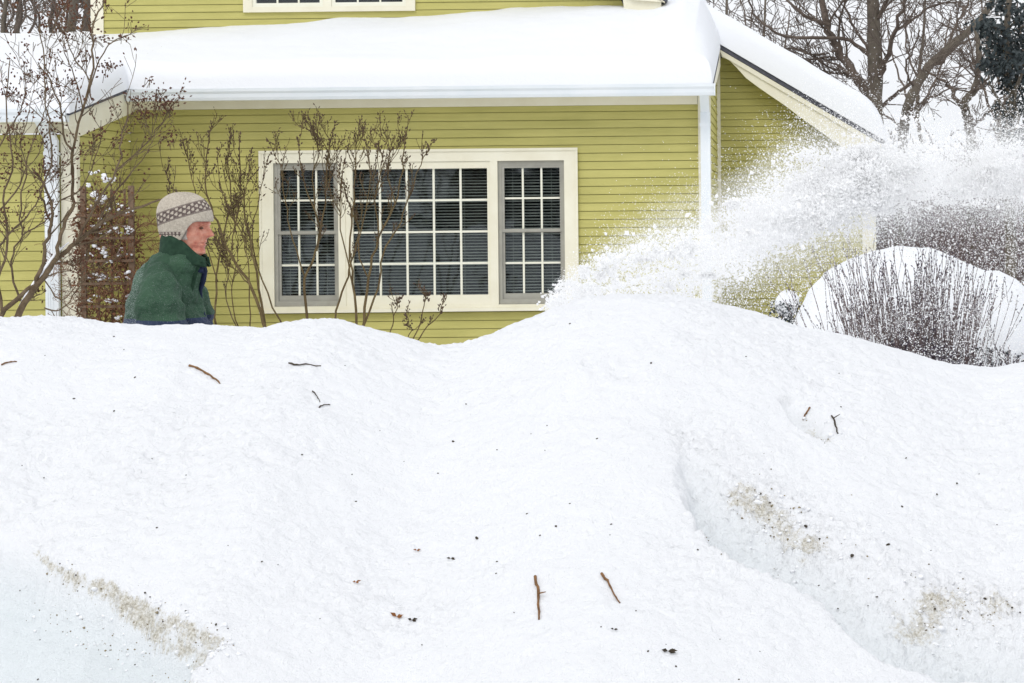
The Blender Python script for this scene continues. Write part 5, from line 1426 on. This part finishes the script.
ends = mth('MULTIPLY', mth('MINIMUM', mth('MULTIPLY', un, 9.0), 1.0), 1.0)
nt.links.new(mth('MULTIPLY', mth('MULTIPLY', mth('MULTIPLY', q_, nf), ends), 1.35), pv.inputs['Density'])
tag(mv.build('snow_mist', m), 'milky dust of fine snow hanging around the thrown plume', kind='stuff')

# ================================================================== LIGHT, SKY, CAMERA
w = bpy.data.worlds.new('World'); sc.world = w; w.use_nodes = True; nt = w.node_tree
bg = nt.nodes['Background']
sky = nt.nodes.new('ShaderNodeTexSky'); sky.sky_type = 'NISHITA'; sky.sun_disc = False
SUN_EL, SUN_AZ = rad(48), rad(200)
sky.sun_elevation = SUN_EL; sky.sun_rotation = SUN_AZ; sky.air_density = 1.0; sky.dust_density = 3.0; sky.ozone_density = 1.0
hs = nt.nodes.new('ShaderNodeHueSaturation'); hs.inputs['Saturation'].default_value = .16
nt.links.new(sky.outputs[0], hs.inputs['Color'])
# even cloud deck: blend with constant grey-white
mx = nt.nodes.new('ShaderNodeMix'); mx.data_type = 'RGBA'; mx.inputs['Factor'].default_value = .7
nt.links.new(hs.outputs[0], mx.inputs[6]); mx.inputs[7].default_value = (9.0, 9.25, 9.7, 1)
nt.links.new(mx.outputs[2], bg.inputs['Color']); bg.inputs['Strength'].default_value = .1
sun = bpy.data.lights.new('sun', 'SUN'); sun.energy = .7; sun.angle = rad(25); sun.color = (1, .97, .93)
so = bpy.data.objects.new('sun', sun); COL.objects.link(so)
# direction towards the sun: behind-right of the camera
az = SUN_AZ
dv = Vector((math.sin(az)*math.cos(SUN_EL), math.cos(az)*math.cos(SUN_EL), math.sin(SUN_EL)))
so.rotation_euler = dv.to_track_quat('Z', 'Y').to_euler()
cam = bpy.data.cameras.new('camera'); co = bpy.data.objects.new('camera', cam); COL.objects.link(co)
cam.sensor_width = 36; cam.lens = 36*F/1024; cam.clip_start = .1; cam.clip_end = 2500
cam.shift_x = -(CX-512)/1024; cam.shift_y = -(341.5-CY)/1024
co.matrix_world = Matrix.Translation((0, 0, EYE)) @ Matrix.Rotation(PI/2, 4, 'X') @ Matrix.Rotation(-ROLL, 4, 'Z')
sc.camera = co
sc.render.engine = 'CYCLES'
sc.cycles.max_bounces = 12; sc.cycles.diffuse_bounces = 9; sc.cycles.transmission_bounces = 9; sc.cycles.volume_bounces = 6; sc.cycles.volume_step_rate = 2.0; sc.cycles.volume_max_steps = 96; sc.cycles.transparent_max_bounces = 10
sc.cycles.use_denoising = True
sc.cycles.use_adaptive_sampling = True; sc.cycles.adaptive_threshold = .015
vs = sc.view_settings; vs.view_transform = 'Standard'; vs.look = 'None'; vs.exposure = 0.36; vs.gamma = 1; vs.use_curve_mapping = False
